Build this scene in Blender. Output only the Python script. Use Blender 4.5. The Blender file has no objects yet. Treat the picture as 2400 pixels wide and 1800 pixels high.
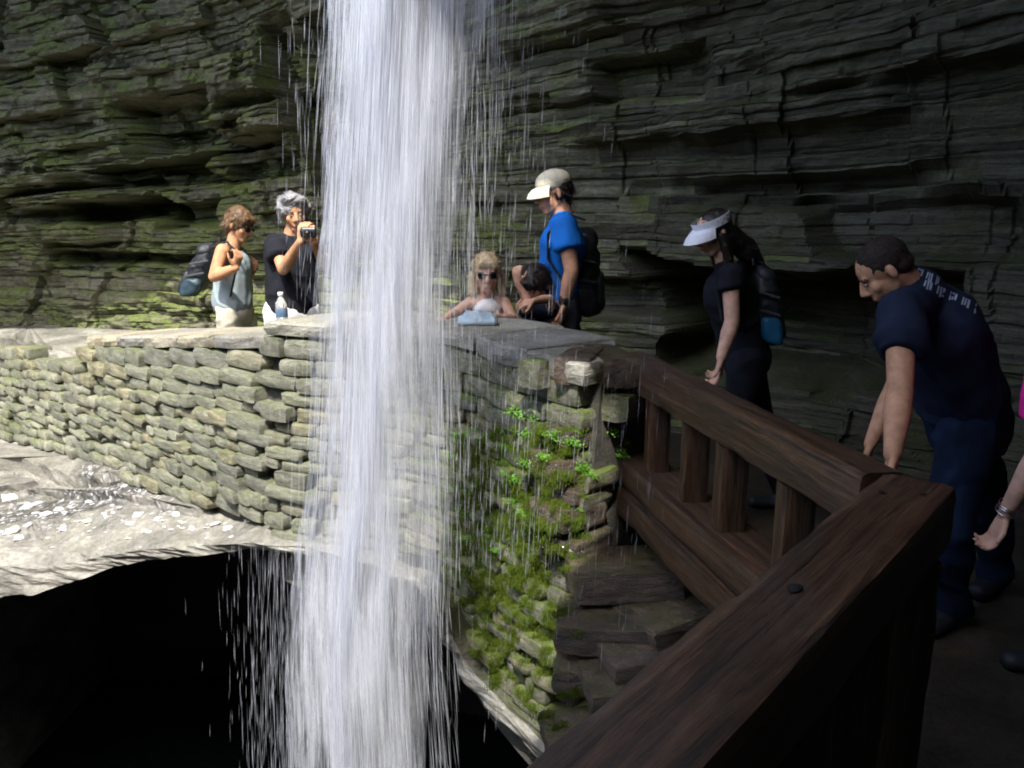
import bpy, bmesh, math, random
import numpy as np
from mathutils import Vector, Matrix, noise
from mathutils.bvhtree import BVHTree
random.seed(7)
R = math.radians
C = bpy.context.scene.collection
scn = bpy.context.scene

# ------------------------------------------------------------------ camera, light, exposure
CAM = Vector((0, 0, 1.5)); F = 1884.0; PITCH = R(12.6)
cd = bpy.data.cameras.new('camera'); cam = bpy.data.objects.new('camera', cd); C.objects.link(cam)
cam.location = CAM; cam.rotation_euler = (R(90) - PITCH, 0, 0)
cd.sensor_fit = 'HORIZONTAL'; cd.sensor_width = 36; cd.lens = 36 * F / 2400
cd.clip_start = 0.02; cd.clip_end = 300
scn.camera = cam

SUN_DIR = Vector((-0.12, -0.52, 0.88)).normalized()       # towards the sun
sun_el = math.asin(SUN_DIR.z); sun_az = math.atan2(SUN_DIR.x, SUN_DIR.y)
w = bpy.data.worlds.new('World'); scn.world = w; w.use_nodes = True
nt = w.node_tree; nt.nodes.clear()
sky = nt.nodes.new('ShaderNodeTexSky'); sky.sky_type = 'NISHITA'; sky.sun_disc = False
sky.sun_elevation = sun_el; sky.sun_rotation = sun_az; sky.air_density = 1.0; sky.dust_density = 2.5
bg = nt.nodes.new('ShaderNodeBackground'); bg.inputs['Strength'].default_value = 0.15
wo = nt.nodes.new('ShaderNodeOutputWorld')
nt.links.new(sky.outputs[0], bg.inputs[0]); nt.links.new(bg.outputs[0], wo.inputs[0])
sl = bpy.data.lights.new('sun', 'SUN'); sl.energy = 2.2; sl.angle = R(0.53); sl.color = (1.0, 0.96, 0.88)
so = bpy.data.objects.new('sun', sl); C.objects.link(so); so.location = (-3, -2, 9)
so.rotation_euler = (-SUN_DIR).to_track_quat('-Z', 'Y').to_euler()
scn.view_settings.view_transform = 'Standard'; scn.view_settings.look = 'None'
scn.view_settings.exposure = 2.0; scn.view_settings.gamma = 1.0
scn.view_settings.use_curve_mapping = False
scn.cycles.filter_width = 1.9; scn.cycles.max_bounces = 8; scn.cycles.transparent_max_bounces = 24; scn.cycles.use_denoising = True
scn.cycles.caustics_reflective = False; scn.cycles.caustics_refractive = False

# ------------------------------------------------------------------ helpers
CP, SP = math.cos(PITCH), math.sin(PITCH)
def ray(px, py):
    dx, up = (px - 1200) / F, (900 - py) / F
    return Vector((dx, CP + up * SP, -SP + up * CP))
def W(px, py, Y):                      # the point on the sight line at distance Y ahead
    d = ray(px, py); return CAM + d * (Y / d.y)
def Z(px, py, z):                      # ... at height z
    d = ray(px, py); return CAM + d * ((z - CAM.z) / d.z)
def proj(p):
    v = Vector(p) - CAM
    fw = v.y * CP - v.z * SP; up = v.y * SP + v.z * CP
    return 1200 + v.x / fw * F, 900 - up / fw * F

def tag(o, label=None, cat=None, group=None, kind=None):
    if label: o['label'] = label
    if cat: o['category'] = cat
    if group: o['group'] = group
    if kind: o['kind'] = kind
    return o
def link(name, me, mat=None, parent=None):
    o = bpy.data.objects.new(name, me); C.objects.link(o)
    if mat is not None:
        if len(me.materials) == 0: me.materials.append(mat)
    if parent is not None: o.parent = parent
    return o
def empty(name, loc, **kw):
    o = bpy.data.objects.new(name, None); C.objects.link(o); o.location = loc
    o.empty_display_size = .1
    tag(o, **kw); bpy.context.view_layer.update(); return o
def keep(o, parent):                   # parent a mesh made in world coordinates under an unrotated empty
    o.parent = parent; o.location = Vector(o.location) - parent.location; return o
def smooth(me, on=True):
    me.polygons.foreach_set('use_smooth', [on] * len(me.polygons)); me.update()

def _h(ix, iy, iz, seed):
    n = (ix * 374761393 + iy * 668265263 + iz * 2147483647 * 31 + seed * 974634777) & 0xFFFFFFFF
    n = ((n ^ (n >> 13)) * 1274126177) & 0xFFFFFFFF
    n = ((n ^ (n >> 16)) * 2246822519) & 0xFFFFFFFF
    return ((n ^ (n >> 15)) & 0xFFFF) / 65535.0
def vn(x, y, z=0.0, seed=0):
    x, y, z = np.broadcast_arrays(np.asarray(x, float), np.asarray(y, float), np.asarray(z, float))
    ix, iy, iz = np.floor(x).astype(np.int64), np.floor(y).astype(np.int64), np.floor(z).astype(np.int64)
    fx, fy, fz = x - ix, y - iy, z - iz
    fx, fy, fz = fx*fx*(3-2*fx), fy*fy*(3-2*fy), fz*fz*(3-2*fz)
    r = 0
    for a in (0, 1):
        for b in (0, 1):
            for c in (0, 1):
                r = r + _h(ix+a, iy+b, iz+c, seed) * (fx if a else 1-fx) * (fy if b else 1-fy) * (fz if c else 1-fz)
    return r * 2 - 1
def fbm(x, y, z=0.0, seed=0, o=4):
    s, a, t = 0, 1.0, 0
    for i in range(o):
        s = s + a * vn(np.asarray(x) * 2**i, np.asarray(y) * 2**i, np.asarray(z) * 2**i, seed + i * 17); t += a; a *= .5
    return s / t

def grid_mesh(name, V, flip=False, closed=False):
    nr, nc = V.shape[:2]
    me = bpy.data.meshes.new(name)
    idx = np.arange(nr * nc).reshape(nr, nc)
    if closed: idx = np.concatenate([idx, idx[:, :1]], 1)
    q = np.stack([idx[:-1, :-1], idx[:-1, 1:], idx[1:, 1:], idx[1:, :-1]], -1).reshape(-1, 4)
    if flip: q = q[:, ::-1]
    n = len(q)
    me.vertices.add(nr * nc); me.vertices.foreach_set('co', V.reshape(-1).astype(np.float32))
    me.loops.add(n * 4); me.loops.foreach_set('vertex_index', q.reshape(-1).astype(np.int32))
    me.polygons.add(n); me.polygons.foreach_set('loop_start', (np.arange(n) * 4).astype(np.int32))
    me.update(calc_edges=True); me.validate()
    return me
def mesh_from(name, verts, faces):
    me = bpy.data.meshes.new(name); me.from_pydata([tuple(v) for v in verts], [], faces); me.update(); return me
def bvh_of(o):
    me = o.data; mw = o.matrix_world if o.parent else o.matrix_basis
    return BVHTree.FromPolygons([mw @ v.co for v in me.vertices], [tuple(p.vertices) for p in me.polygons])

# ------------------------------------------------------------------ materials
def newmat(name):
    m = bpy.data.materials.new(name); m.use_nodes = True
    n = m.node_tree.nodes; b = n['Principled BSDF']; return m, m.node_tree, n, m.node_tree.links, b
def ramp(n, stops):
    r = n.new('ShaderNodeValToRGB'); e = r.color_ramp.elements
    while len(e) > 1: e.remove(e[-1])
    e[0].position, e[0].color = stops[0][0], (*stops[0][1], 1)
    for p, c in stops[1:]:
        x = e.new(p); x.color = (*c, 1)
    return r
def mixc(n, l, fac, a, b, mode='MIX'):
    m = n.new('ShaderNodeMix'); m.data_type = 'RGBA'; m.blend_type = mode
    for s, v in ((m.inputs[0], fac), (m.inputs[6], a), (m.inputs[7], b)):
        if isinstance(v, (int, float)): s.default_value = v
        elif isinstance(v, tuple): s.default_value = (*v, 1)
        else: l.new(v, s)
    return m.outputs[2]
def tex(n, l, scale, stretch=(1, 1, 1), detail=6, rough=.6, coord='Object', dist=0.0):
    tc = n.new('ShaderNodeTexCoord'); mp = n.new('ShaderNodeMapping'); mp.inputs['Scale'].default_value = stretch
    t = n.new('ShaderNodeTexNoise'); t.inputs['Scale'].default_value = scale; t.inputs['Detail'].default_value = detail
    t.inputs['Roughness'].default_value = rough; t.inputs['Distortion'].default_value = dist
    l.new(tc.outputs['Object' if coord == 'ObjRand' else coord], mp.inputs[0])
    if coord == 'ObjRand':
        oi = n.new('ShaderNodeObjectInfo'); sc_ = n.new('ShaderNodeVectorMath'); sc_.operation = 'SCALE'; sc_.inputs[0].default_value = (31, 17, 53)
        l.new(oi.outputs['Random'], sc_.inputs['Scale']); ad = n.new('ShaderNodeVectorMath'); ad.operation = 'ADD'
        l.new(mp.outputs[0], ad.inputs[0]); l.new(sc_.outputs[0], ad.inputs[1]); l.new(ad.outputs[0], t.inputs['Vector'])
    else: l.new(mp.outputs[0], t.inputs['Vector'])
    return t.outputs['Fac']
def bump(n, l, h, strength, dist, prev=None):
    b = n.new('ShaderNodeBump'); b.inputs['Strength'].default_value = strength; b.inputs['Distance'].default_value = dist
    l.new(h, b.inputs['Height'])
    if prev is not None: l.new(prev, b.inputs['Normal'])
    return b.outputs['Normal']
def mathn(n, l, op, a, b=None, clamp=False):
    m = n.new('ShaderNodeMath'); m.operation = op; m.use_clamp = clamp
    for i, v in enumerate((a, b)):
        if v is None: continue
        if isinstance(v, (int, float)): m.inputs[i].default_value = v
        else: l.new(v, m.inputs[i])
    return m.outputs[0]

def rock_mat(name, dark, light, moss=.5, moss_col=(.075, .10, .02), stretch=(1, 1, 9), rough=.75, random_obj=False,
             rust=(.22, .13, .05), rust_amt=.15, spec=.35, bstr=.7, scale=3.0, patch=1.0, coord='Object', pale=None):
    m, t, n, l, b = newmat(name)
    big = tex(n, l, scale * .35, (1, 1, 2.2), 4, .55, coord)
    band = tex(n, l, scale, stretch, 7, .65, coord)
    fine = tex(n, l, scale * 14, (1, 1, 2.5) if coord == 'Object' else (1, 1, .6), 6, .7, coord)
    r = ramp(n, [(.30, dark), (.52, tuple((a + c) / 2 for a, c in zip(dark, light))), (.72, light)])
    l.new(band, r.inputs[0]); col = r.outputs[0]
    r2 = ramp(n, [(.36, (.62, .62, .62)), (.64, (1.25, 1.22, 1.18))]); l.new(fine, r2.inputs[0])
    col = mixc(n, l, .8, col, r2.outputs[0], 'MULTIPLY')
    if random_obj:
        oi = n.new('ShaderNodeObjectInfo')
        rr = ramp(n, [(0, (.62, .63, .66)), (.3, (.95, .95, .92)), (.55, (1.05, 1.06, .95)), (.75, (.8, .82, .8)), (.93, (1.2, 1.08, .84)), (1, (1.0, .99, .95))])
        l.new(oi.outputs['Random'], rr.inputs[0]); col = mixc(n, l, .9, col, rr.outputs[0], 'MULTIPLY')
    if rust_amt:
        rn = tex(n, l, scale * 1.7, (1, 1, 1.6), 5, .6, coord, .6)
        mr = ramp(n, [(.60, (0, 0, 0)), (.70, (1, 1, 1))]); l.new(rn, mr.inputs[0])
        col = mixc(n, l, mathn(n, l, 'MULTIPLY', mr.outputs[0], rust_amt), col, rust)
    if moss:
        g = n.new('ShaderNodeNewGeometry'); sx = n.new('ShaderNodeSeparateXYZ'); l.new(g.outputs['Normal'], sx.inputs[0])
        mn = tex(n, l, scale * 1.2 * patch, (1, 1, 1.5), 6, .65, coord, .3)
        a = mathn(n, l, 'MULTIPLY', sx.outputs['Z'], .16)
        a = mathn(n, l, 'ADD', mn, a); a = mathn(n, l, 'ADD', a, (moss - .5) * .5)
        mr = ramp(n, [(.50, (0, 0, 0)), (.68, (1, 1, 1))]); l.new(a, mr.inputs[0])
        mc = ramp(n, [(.35, tuple(c * .55 for c in moss_col)), (.6, moss_col), (.8, tuple(c * 1.7 for c in moss_col))]); l.new(fine, mc.inputs[0])
        col = mixc(n, l, mathn(n, l, 'MULTIPLY', mr.outputs[0], min(1, moss * 1.5)), col, mc.outputs[0])
    if pale:
        pn = tex(n, l, scale * .9, (1, 1, 3), 5, .6, coord)
        pr = ramp(n, [(.56, (0, 0, 0)), (.7, (1, 1, 1))]); l.new(pn, pr.inputs[0])
        col = mixc(n, l, mathn(n, l, 'MULTIPLY', pr.outputs[0], .6), col, pale)
    l.new(col, b.inputs['Base Color'])
    rg = ramp(n, [(.3, (rough - .25,) * 3), (.7, (min(1, rough + .15),) * 3)]); l.new(big, rg.inputs[0]); l.new(rg.outputs[0], b.inputs['Roughness'])
    b.inputs['Specular IOR Level'].default_value = spec
    nb = bump(n, l, band, bstr, .03); nb = bump(n, l, fine, bstr, .008, nb)
    l.new(nb, b.inputs['Normal']); return m

M = {}
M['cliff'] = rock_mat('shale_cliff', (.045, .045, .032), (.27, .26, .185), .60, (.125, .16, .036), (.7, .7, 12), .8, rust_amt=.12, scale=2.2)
M['cliff_shade'] = rock_mat('shale_cliff_shaded', (.026, .025, .018), (.15, .14, .10), .50, (.062, .075, .022), (.5, .5, 12), .8, rust_amt=.1, scale=2.2)  # cliff rock in a darker colour that carries the shade of the right side
M['ledge'] = rock_mat('pale_bedrock', (.07, .07, .062), (.36, .35, .31), .22, (.12, .13, .06), (1, 1, 2), .7, rust_amt=.08, scale=2.6, bstr=.5)
M['wetrock'] = rock_mat('wet_bedrock', (.02, .018, .014), (.10, .085, .06), .45, (.06, .07, .015), (1, 1, 3), .45, rust_amt=.3, spec=.6, scale=3.5)
def add_gravel(m):
    n, l = m.node_tree.nodes, m.node_tree.links; b = n['Principled BSDF']; src = b.inputs['Base Color'].links[0].from_socket
    f = tex(n, l, .9, (1, 2.2, 1), 5, .7); vo = n.new('ShaderNodeTexVoronoi'); vo.inputs['Scale'].default_value = 42; tc = n.new('ShaderNodeTexCoord'); l.new(tc.outputs['Object'], vo.inputs['Vector'])
    sx = n.new('ShaderNodeSeparateColor'); l.new(vo.outputs['Color'], sx.inputs[0])
    gr = ramp(n, [(.0, (.035, .033, .03)), (.5, (.09, .088, .08)), (.8, (.16, .155, .15)), (.97, (.45, .45, .47))]); l.new(sx.outputs[0], gr.inputs[0])
    mk = ramp(n, [(.47, (0, 0, 0)), (.55, (1, 1, 1))]); l.new(f, mk.inputs[0])
    g = n.new('ShaderNodeNewGeometry'); sp = n.new('ShaderNodeSeparateXYZ'); l.new(g.outputs['Position'], sp.inputs[0])
    near = n.new('ShaderNodeMapRange'); near.inputs[1].default_value = 3.95; near.inputs[2].default_value = 4.25; l.new(sp.outputs['Y'], near.inputs[0])
    far = n.new('ShaderNodeMapRange'); far.inputs[1].default_value = 5.1; far.inputs[2].default_value = 4.7; l.new(sp.outputs['Y'], far.inputs[0])
    zone = mathn(n, l, 'MULTIPLY', near.outputs[0], far.outputs[0]); fac = mathn(n, l, 'MULTIPLY', mathn(n, l, 'ADD', mk.outputs[0], .35, True), zone)
    l.new(mixc(n, l, fac, src, gr.outputs[0]), b.inputs['Base Color'])
add_gravel(M['ledge'])
M['cave'] = rock_mat('cave_rock_shaded', (.006, .006, .006), (.022, .021, .02), 0, stretch=(1, 1, 5), rough=.8, rust_amt=0, scale=2)  # rock coloured near black: the shade of the hollow is in the colour
M['stone'] = rock_mat('wall_stone', (.12, .125, .10), (.38, .385, .315), .44, (.12, .15, .045), (1, .8, .8), .85, True, (.34, .22, .09), .22, scale=2.6, bstr=.8, coord='ObjRand')
M['stone_mossy'] = rock_mat('mossy_wall_stone', (.065, .062, .054), (.30, .285, .245), .58, (.10, .14, .018), (1, .8, .8), .45, True, (.2, .12, .04), .3, scale=2.6, spec=.5, coord='ObjRand')
M['stone_wet'] = rock_mat('wet_block', (.022, .016, .012), (.17, .125, .10), .36, (.07, .08, .012), (1, .8, .8), .20, True, (.16, .07, .035), .45, scale=3, spec=.8, coord='ObjRand')
M['core'] = rock_mat('wall_core', (.03, .03, .025), (.10, .095, .08), .3, (.05, .06, .02), (1, 1, 1), .9, rust_amt=.1, scale=6)
M['cap'] = rock_mat('coping_slab', (.20, .195, .17), (.42, .41, .37), .25, (.12, .13, .05), (1, 1, 3), .8, True, rust_amt=.15, scale=4)
M['shard'] = rock_mat('pale_shard', (.45, .46, .50), (.8, .8, .84), 0, stretch=(1, 1, 3), rough=.5, random_obj=True, rust_amt=.15, scale=8, bstr=.3)
M['path'] = rock_mat('path_stone', (.022, .019, .015), (.085, .07, .054), 0, stretch=(1, 1, 1), rough=.42, rust_amt=.2, scale=3, bstr=.5)

def wood_mat():
    m, t, n, l, b = newmat('weathered_timber')
    g1 = tex(n, l, 6, (.35, 5, 5), 6, .6, dist=.8); g2 = tex(n, l, 28, (.25, 6, 6), 8, .7, dist=.3); big = tex(n, l, 2.2, (.6, 1.4, 1.4), 5, .6)
    r = ramp(n, [(.28, (.018, .009, .005)), (.5, (.070, .036, .018)), (.72, (.14, .076, .040))]); l.new(g1, r.inputs[0])
    r2 = ramp(n, [(.35, (.45, .42, .40)), (.62, (1.2, 1.15, 1.1))]); l.new(g2, r2.inputs[0])
    c = mixc(n, l, .85, r.outputs[0], r2.outputs[0], 'MULTIPLY')
    r3 = ramp(n, [(.4, (0, 0, 0)), (.68, (1, 1, 1))]); l.new(big, r3.inputs[0])
    c = mixc(n, l, mathn(n, l, 'MULTIPLY', r3.outputs[0], .35), c, (.05, .046, .035))
    ck = tex(n, l, 9, (.12, 7, 7), 5, .6, dist=.4); rk = ramp(n, [(.34, (.15,) * 3), (.39, (1,) * 3)]); l.new(ck, rk.inputs[0]); c = mixc(n, l, .9, c, rk.outputs[0], 'MULTIPLY')
    sp = tex(n, l, 60, (.5, 1, 1), 4, .7); rs_ = ramp(n, [(.35, (.7,) * 3), (.65, (1.25,) * 3)]); l.new(sp, rs_.inputs[0]); c = mixc(n, l, .7, c, rs_.outputs[0], 'MULTIPLY')
    l.new(c, b.inputs['Base Color'])
    rr = ramp(n, [(.35, (.30,) * 3), (.65, (.62,) * 3)]); l.new(big, rr.inputs[0]); l.new(rr.outputs[0], b.inputs['Roughness'])
    b.inputs['Specular IOR Level'].default_value = .45
    l.new(bump(n, l, g2, .8, .004, bump(n, l, g1, .5, .008)), b.inputs['Normal']); return m
M['wood'] = wood_mat()
def simple(name, col, rough=.7, spec=.3, noise_amt=.25, scale=30, sss=0, metal=0, bstr=.2, bd=.002, trans=0):
    m, t, n, l, b = newmat(name)
    f = tex(n, l, scale, (1, 1, 1), 4, .6)
    r = ramp(n, [(.3, tuple(c * (1 - noise_amt) for c in col)), (.7, tuple(min(1, c * (1 + noise_amt)) for c in col))])
    l.new(f, r.inputs[0]); l.new(r.outputs[0], b.inputs['Base Color'])
    b.inputs['Roughness'].default_value = rough; b.inputs['Specular IOR Level'].default_value = spec; b.inputs['Metallic'].default_value = metal
    if sss: b.inputs['Subsurface Weight'].default_value = sss; b.inputs['Subsurface Scale'].default_value = .01; b.inputs['Subsurface Radius'].default_value = (1, .4, .2)
    if trans: b.inputs['Transmission Weight'].default_value = trans
    l.new(bump(n, l, f, bstr, bd), b.inputs['Normal']); return m
M['skin_tan'] = simple('tanned_skin', (.46, .24, .13), .62, .25, .22, 26, .06)
M['skin_fair'] = simple('fair_skin', (.60, .36, .26), .62, .25, .22, 26, .06)
M['skin_warm'] = simple('warm_skin', (.55, .29, .17), .62, .25, .22, 26, .06)
M['black'] = simple('black_cotton', (.012, .013, .018), .9, .15, .3, 12)
M['navy'] = simple('navy_cotton', (.012, .018, .038), .85, .2, .25, 9)
M['blue'] = simple('blue_shirt', (.012, .17, .62), .8, .2, .15, 9)
M['grey_blue'] = simple('grey_blue_top', (.26, .32, .34), .8, .2, .2, 9)
M['khaki'] = simple('khaki_cotton', (.56, .53, .42), .85, .2, .2, 9)
M['white_cloth'] = simple('white_cotton', (.78, .78, .76), .85, .2, .06, 9)
M['red_cloth'] = simple('red_band', (.62, .03, .05), .8, .2, .1, 20)
M['pink'] = simple('pink_cotton', (.75, .03, .28), .8, .2, .1, 20)
M['cream'] = simple('cream_cap', (.68, .62, .46), .85, .2, .1, 25)
M['visor'] = simple('white_visor', (.82, .82, .88), .6, .3, .04, 25)
M['grey_cloth'] = simple('grey_shorts', (.13, .13, .17), .85, .2, .3, 12)
def denim():
    m = simple('denim', (.008, .017, .042), .85, .2, .45, 7); return m
M['denim'] = denim()
M['hair_brown'] = simple('brown_hair', (.12, .07, .035), .5, .4, .5, 40, bstr=.8, bd=.006)
M['hair_dark'] = simple('dark_hair', (.02, .013, .010), .45, .4, .5, 40, bstr=.8, bd=.006)
M['hair_grey'] = simple('grey_hair', (.22, .22, .23), .55, .4, .6, 30, bstr=.9, bd=.008)
M['hair_blond'] = simple('blond_hair', (.46, .34, .19), .5, .4, .4, 40, bstr=.8, bd=.006)
M['hair_short'] = simple('cropped_hair', (.03, .022, .018), .8, .2, .5, 120, bstr=.5)
M['pack'] = simple('pack_nylon', (.014, .016, .02), .55, .4, .3, 20)
M['pack_blue'] = simple('pack_blue_nylon', (.01, .10, .20), .5, .4, .2, 20)
M['pack_teal'] = simple('pack_teal_nylon', (.022, .045, .06), .5, .4, .2, 20)
M['pack_trim'] = simple('pack_webbing', (.05, .055, .06), .6, .3, .2)
M['glass_dark'] = simple('dark_lens', (.008, .008, .01), .15, .6, .1)
M['camera_body'] = simple('camera_plastic', (.012, .012, .013), .35, .5, .1)
M['metal'] = simple('steel', (.6, .6, .62), .25, .5, .1, metal=1)
M['metal_dark'] = simple('rusty_steel', (.05, .035, .028), .5, .5, .3, metal=.6)
M['eye'] = simple('eye_white', (.38, .34, .31), .3, .5, .02)
M['iris'] = simple('iris_dark', (.02, .012, .008), .2, .5, .02)
M['lip'] = simple('lip', (.40, .14, .11), .5, .3, .1)
M['towel'] = simple('pale_blue_cloth', (.36, .48, .56), .85, .2, .3, 14)
M['shoe'] = simple('dark_shoe', (.02, .022, .028), .6, .4, .2)
M['print'] = simple('faded_print', (.34, .40, .50), .8, .2, .3, 40)

# ------------------------------------------------------------------ cliff
def catmull(pts, step):
    P = [Vector(p) for p in pts]; P = [P[0] * 2 - P[1]] + P + [P[-1] * 2 - P[-2]]
    out = []
    for i in range(1, len(P) - 2):
        n = max(2, int((P[i+1] - P[i]).length / step) * 2)
        for k in range(n):
            t = k / n; a, b, c, d = P[i-1], P[i], P[i+1], P[i+2]
            out.append(.5 * ((2*b) + (c - a)*t + (2*a - 5*b + 4*c - d)*t*t + (3*b - a - 3*c + d)*t**3))
    out.append(P[-2]); A = np.array([tuple(v) for v in out])
    L = np.concatenate([[0], np.cumsum(np.linalg.norm(np.diff(A, axis=0), axis=1))])
    s = np.arange(0, L[-1], step)
    return np.stack([np.interp(s, L, A[:, i]) for i in range(A.shape[1])], 1), s

def cliff_surface(plan, step, z0, z1, thick, lean, recess, seed, amp=1.0, zmin_layer=.03):
    rng = random.Random(seed)
    P, u = catmull(plan, step)
    T = np.gradient(P, axis=0); T /= np.linalg.norm(T, axis=1)[:, None]
    N = np.stack([T[:, 1], -T[:, 0]], 1)          # right of travel
    rows = []; z = z0; k = 0; zs = []
    while z < z1:
        h = rng.choice([.6, .8, 1, 1, 1.4, 2.2]) * thick * rng.uniform(.8, 1.2)
        zs.append((z, z + h)); z += h
    def steps(mean, a, sd):
        r = random.Random(sd); j = []; x = u[0] - 1
        while x < u[-1] + 2: j.append(x); x += r.uniform(.3, 1.8) * mean
        v = np.array([r.uniform(-1, 1) for _ in range(len(j) + 1)]) * a
        return np.array(j), v
    groups = []; g = 0
    for k in range(len(zs)):
        if rng.random() < .19: g += 1
        groups.append(g)
    gs = {}
    for gg in set(groups):
        gs[gg] = (steps(1.3, .062 * amp, seed * 7 + gg), steps(.5, .036 * amp, seed * 13 + gg))
    warp = .07 * fbm(u * .35, 3.1, 0, seed + 5, 3)
    for k, (a, b_) in enumerate(zs):
        (j1, v1), (j2, v2) = gs[groups[k]]
        j3, v3 = steps(.35 + 1.2 * ((k * 37) % 11) / 11., .019 * amp, seed * 31 + k * 3)
        for ri, (f, dd) in enumerate(((.0, -.010), (.10, .0), (.5, .003), (.9, .001), (1.0, -.012))):
            zz = a + (b_ - a) * f
            ju = u + .03 * vn(u * 9, zz * 14, 0, seed) + .10 * (zz - a)
            off = v1[np.searchsorted(j1, ju)] + v2[np.searchsorted(j2, ju)] + v3[np.searchsorted(j3, ju)]
            lf_ = 1 - sstep(u, u_mid - 1.2, u_mid + 1.0); off = off + .075 * lf_ * (_h(np.floor((ju + .35 * zz) / .30).astype(np.int64), np.int64(groups[k] // 2 + 50), np.int64(3), seed) - .5) * 2 * (_h(np.floor((ju - .5 * zz) / .75).astype(np.int64), np.int64(groups[k] // 3 + 90), np.int64(7), seed) > .35)
            off = off + dd + .14 * amp * fbm(u * .7, zz * .9, 0, seed + 1, 3) + .05 * amp * fbm(u * 2.6, zz * 5, 0, seed + 2, 3)
            off = off * (1.20 - .62 * sstep(u, u_mid - 2.2, u_r)) + .055 * (1 - sstep(u, u_mid - 1.5, u_mid + 1.5)) * np.abs(fbm(u * 4.5 + zz * 3, zz * 8, 0, seed + 8, 4)) * 2 + .014 * fbm(u * 12, zz * 34, 0, seed + 3, 4)
            zv = zz + warp + .115 * float(sstep(zz, .9, 2.4)) * (u - u_mid) + .014 * vn(u * 2.2, k * .8, 0, seed + 4) + .008 * vn(u * 11, k * 1.3, 0, seed + 9)
            off = off + lean(u, zv)
            for (uc, zc, ru, rz, am) in recess:
                q = np.clip(1.25 - np.maximum(np.abs((u - uc + .25 * (zv - zc)) / ru), abs((zz - zc) / rz)) - .2 * vn(u * 4, zz * 6, 0, 77), 0, .35) / .35
                off = off + am * q
            X = P[:, 0] + N[:, 0] * off; Y = P[:, 1] + N[:, 1] * off
            rows.append(np.stack([X, Y, zv], 1))
    return np.stack(rows, 0), P, u

PLAN = [(-8.2, 8.3), (-5.5, 7.5), (-3.2, 6.9), (-1.5, 6.4), (0, 5.9), (1.2, 5.3), (2.3, 4.55), (3.1, 3.6), (3.45, 2.4), (3.4, 1), (2.9, -.6)]
_P, _u = catmull(PLAN, .02); u_mid = 0
def cliff_uz(px, py):
    xs = np.array([proj((p[0], p[1], 1.5))[0] for p in _P]); ok = _P[:, 1] > .5
    i = int(np.argmin(np.where(ok, np.abs(xs - px), 1e9))); return _u[i], W(px, py, _P[i, 1]).z
def sstep(x, a, b):
    t = np.clip((x - a) / (b - a), 0, 1); return t * t * (3 - 2 * t)
u_mid = cliff_uz(1100, 600)[0]; print('umid', u_mid); u_r = cliff_uz(1700, 600)[0]
def lean_main(u, z):
    k = sstep(u, u_mid - 2.5, u_r)
    return (.10 + .30 * k) * np.clip(z - 1.5, 0, 9) ** 1.15 + .9 * k * np.clip(z - 2.6, 0, 9) + .18 * np.exp(-((z + .1) / .35) ** 2)
REC = []
for px, py, rx, rz, am in [(395, 205, .42, .20, -.45), (330, 330, .55, .13, -.38), (600, 330, .30, .16, -.25), (260, 440, .40, .12, -.40), (560, 240, .5, .09, .20),
                           (170, 390, .5, .10, .22), (640, 120, .45, .16, .22), (180, 520, .3, .09, .22), (90, 320, .5, .08, .2), (420, 470, .25, .12, -.25),
                           (740, 250, .14, .6, -.45), (350, 600, .9, .05, -.18), (1900, 760, .8, .30, -.8), (1450, 700, .9, .12, -.22), (2150, 560, .5, .12, -.25),
                           (1560, 250, .3, .1, -.2), (1250, 270, .6, .06, .10), (1700, 345, 1.0, .05, .16), (2150, 250, .7, .1, .18), (1900, 480, .8, .06, -.16), (1350, 130, .5, .1, .15)]:
    uc, zc = cliff_uz(px, py); REC.append((uc, zc, rx, rz, am))
V, _, _ = cliff_surface(PLAN, .014, -.5, 4.4, .044, lean_main, REC, 3)
me = grid_mesh('cliff', V); 
cl = link('cliff', me, M['cliff']); tag(cl, 'layered mossy shale cliff curving behind the walkway', 'cliff', kind='structure')
me.materials.append(M['cliff_shade'])
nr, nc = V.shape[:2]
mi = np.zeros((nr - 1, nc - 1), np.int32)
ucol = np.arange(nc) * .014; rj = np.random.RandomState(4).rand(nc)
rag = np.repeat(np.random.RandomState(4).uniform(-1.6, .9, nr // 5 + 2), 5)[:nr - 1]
mi[:, :] = ucol[None, :-1] > (u_r - .2 + rag)[:, None]  # right part takes the shaded copy of the rock, with a ragged border
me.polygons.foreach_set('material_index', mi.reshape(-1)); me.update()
smooth(me, False)

def rough_block(name, x0, x1, y0, y1, z0, z1, mat, n=.6, amp=.25, seed=1):
    bm = bmesh.new(); bmesh.ops.create_cube(bm, size=1)
    for v in bm.verts:
        v.co = Vector((x0 + (v.co.x + .5) * (x1 - x0), y0 + (v.co.y + .5) * (y1 - y0), z0 + (v.co.z + .5) * (z1 - z0)))
    bmesh.ops.subdivide_edges(bm, edges=bm.edges[:], cuts=14, use_grid_fill=True)
    for v in bm.verts:
        v.co += noise.noise_vector(v.co * n + Vector((seed, 0, 0))) * amp
    me = bpy.data.meshes.new(name); bm.to_mesh(me); bm.free()
    return link(name, me, mat)
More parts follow.
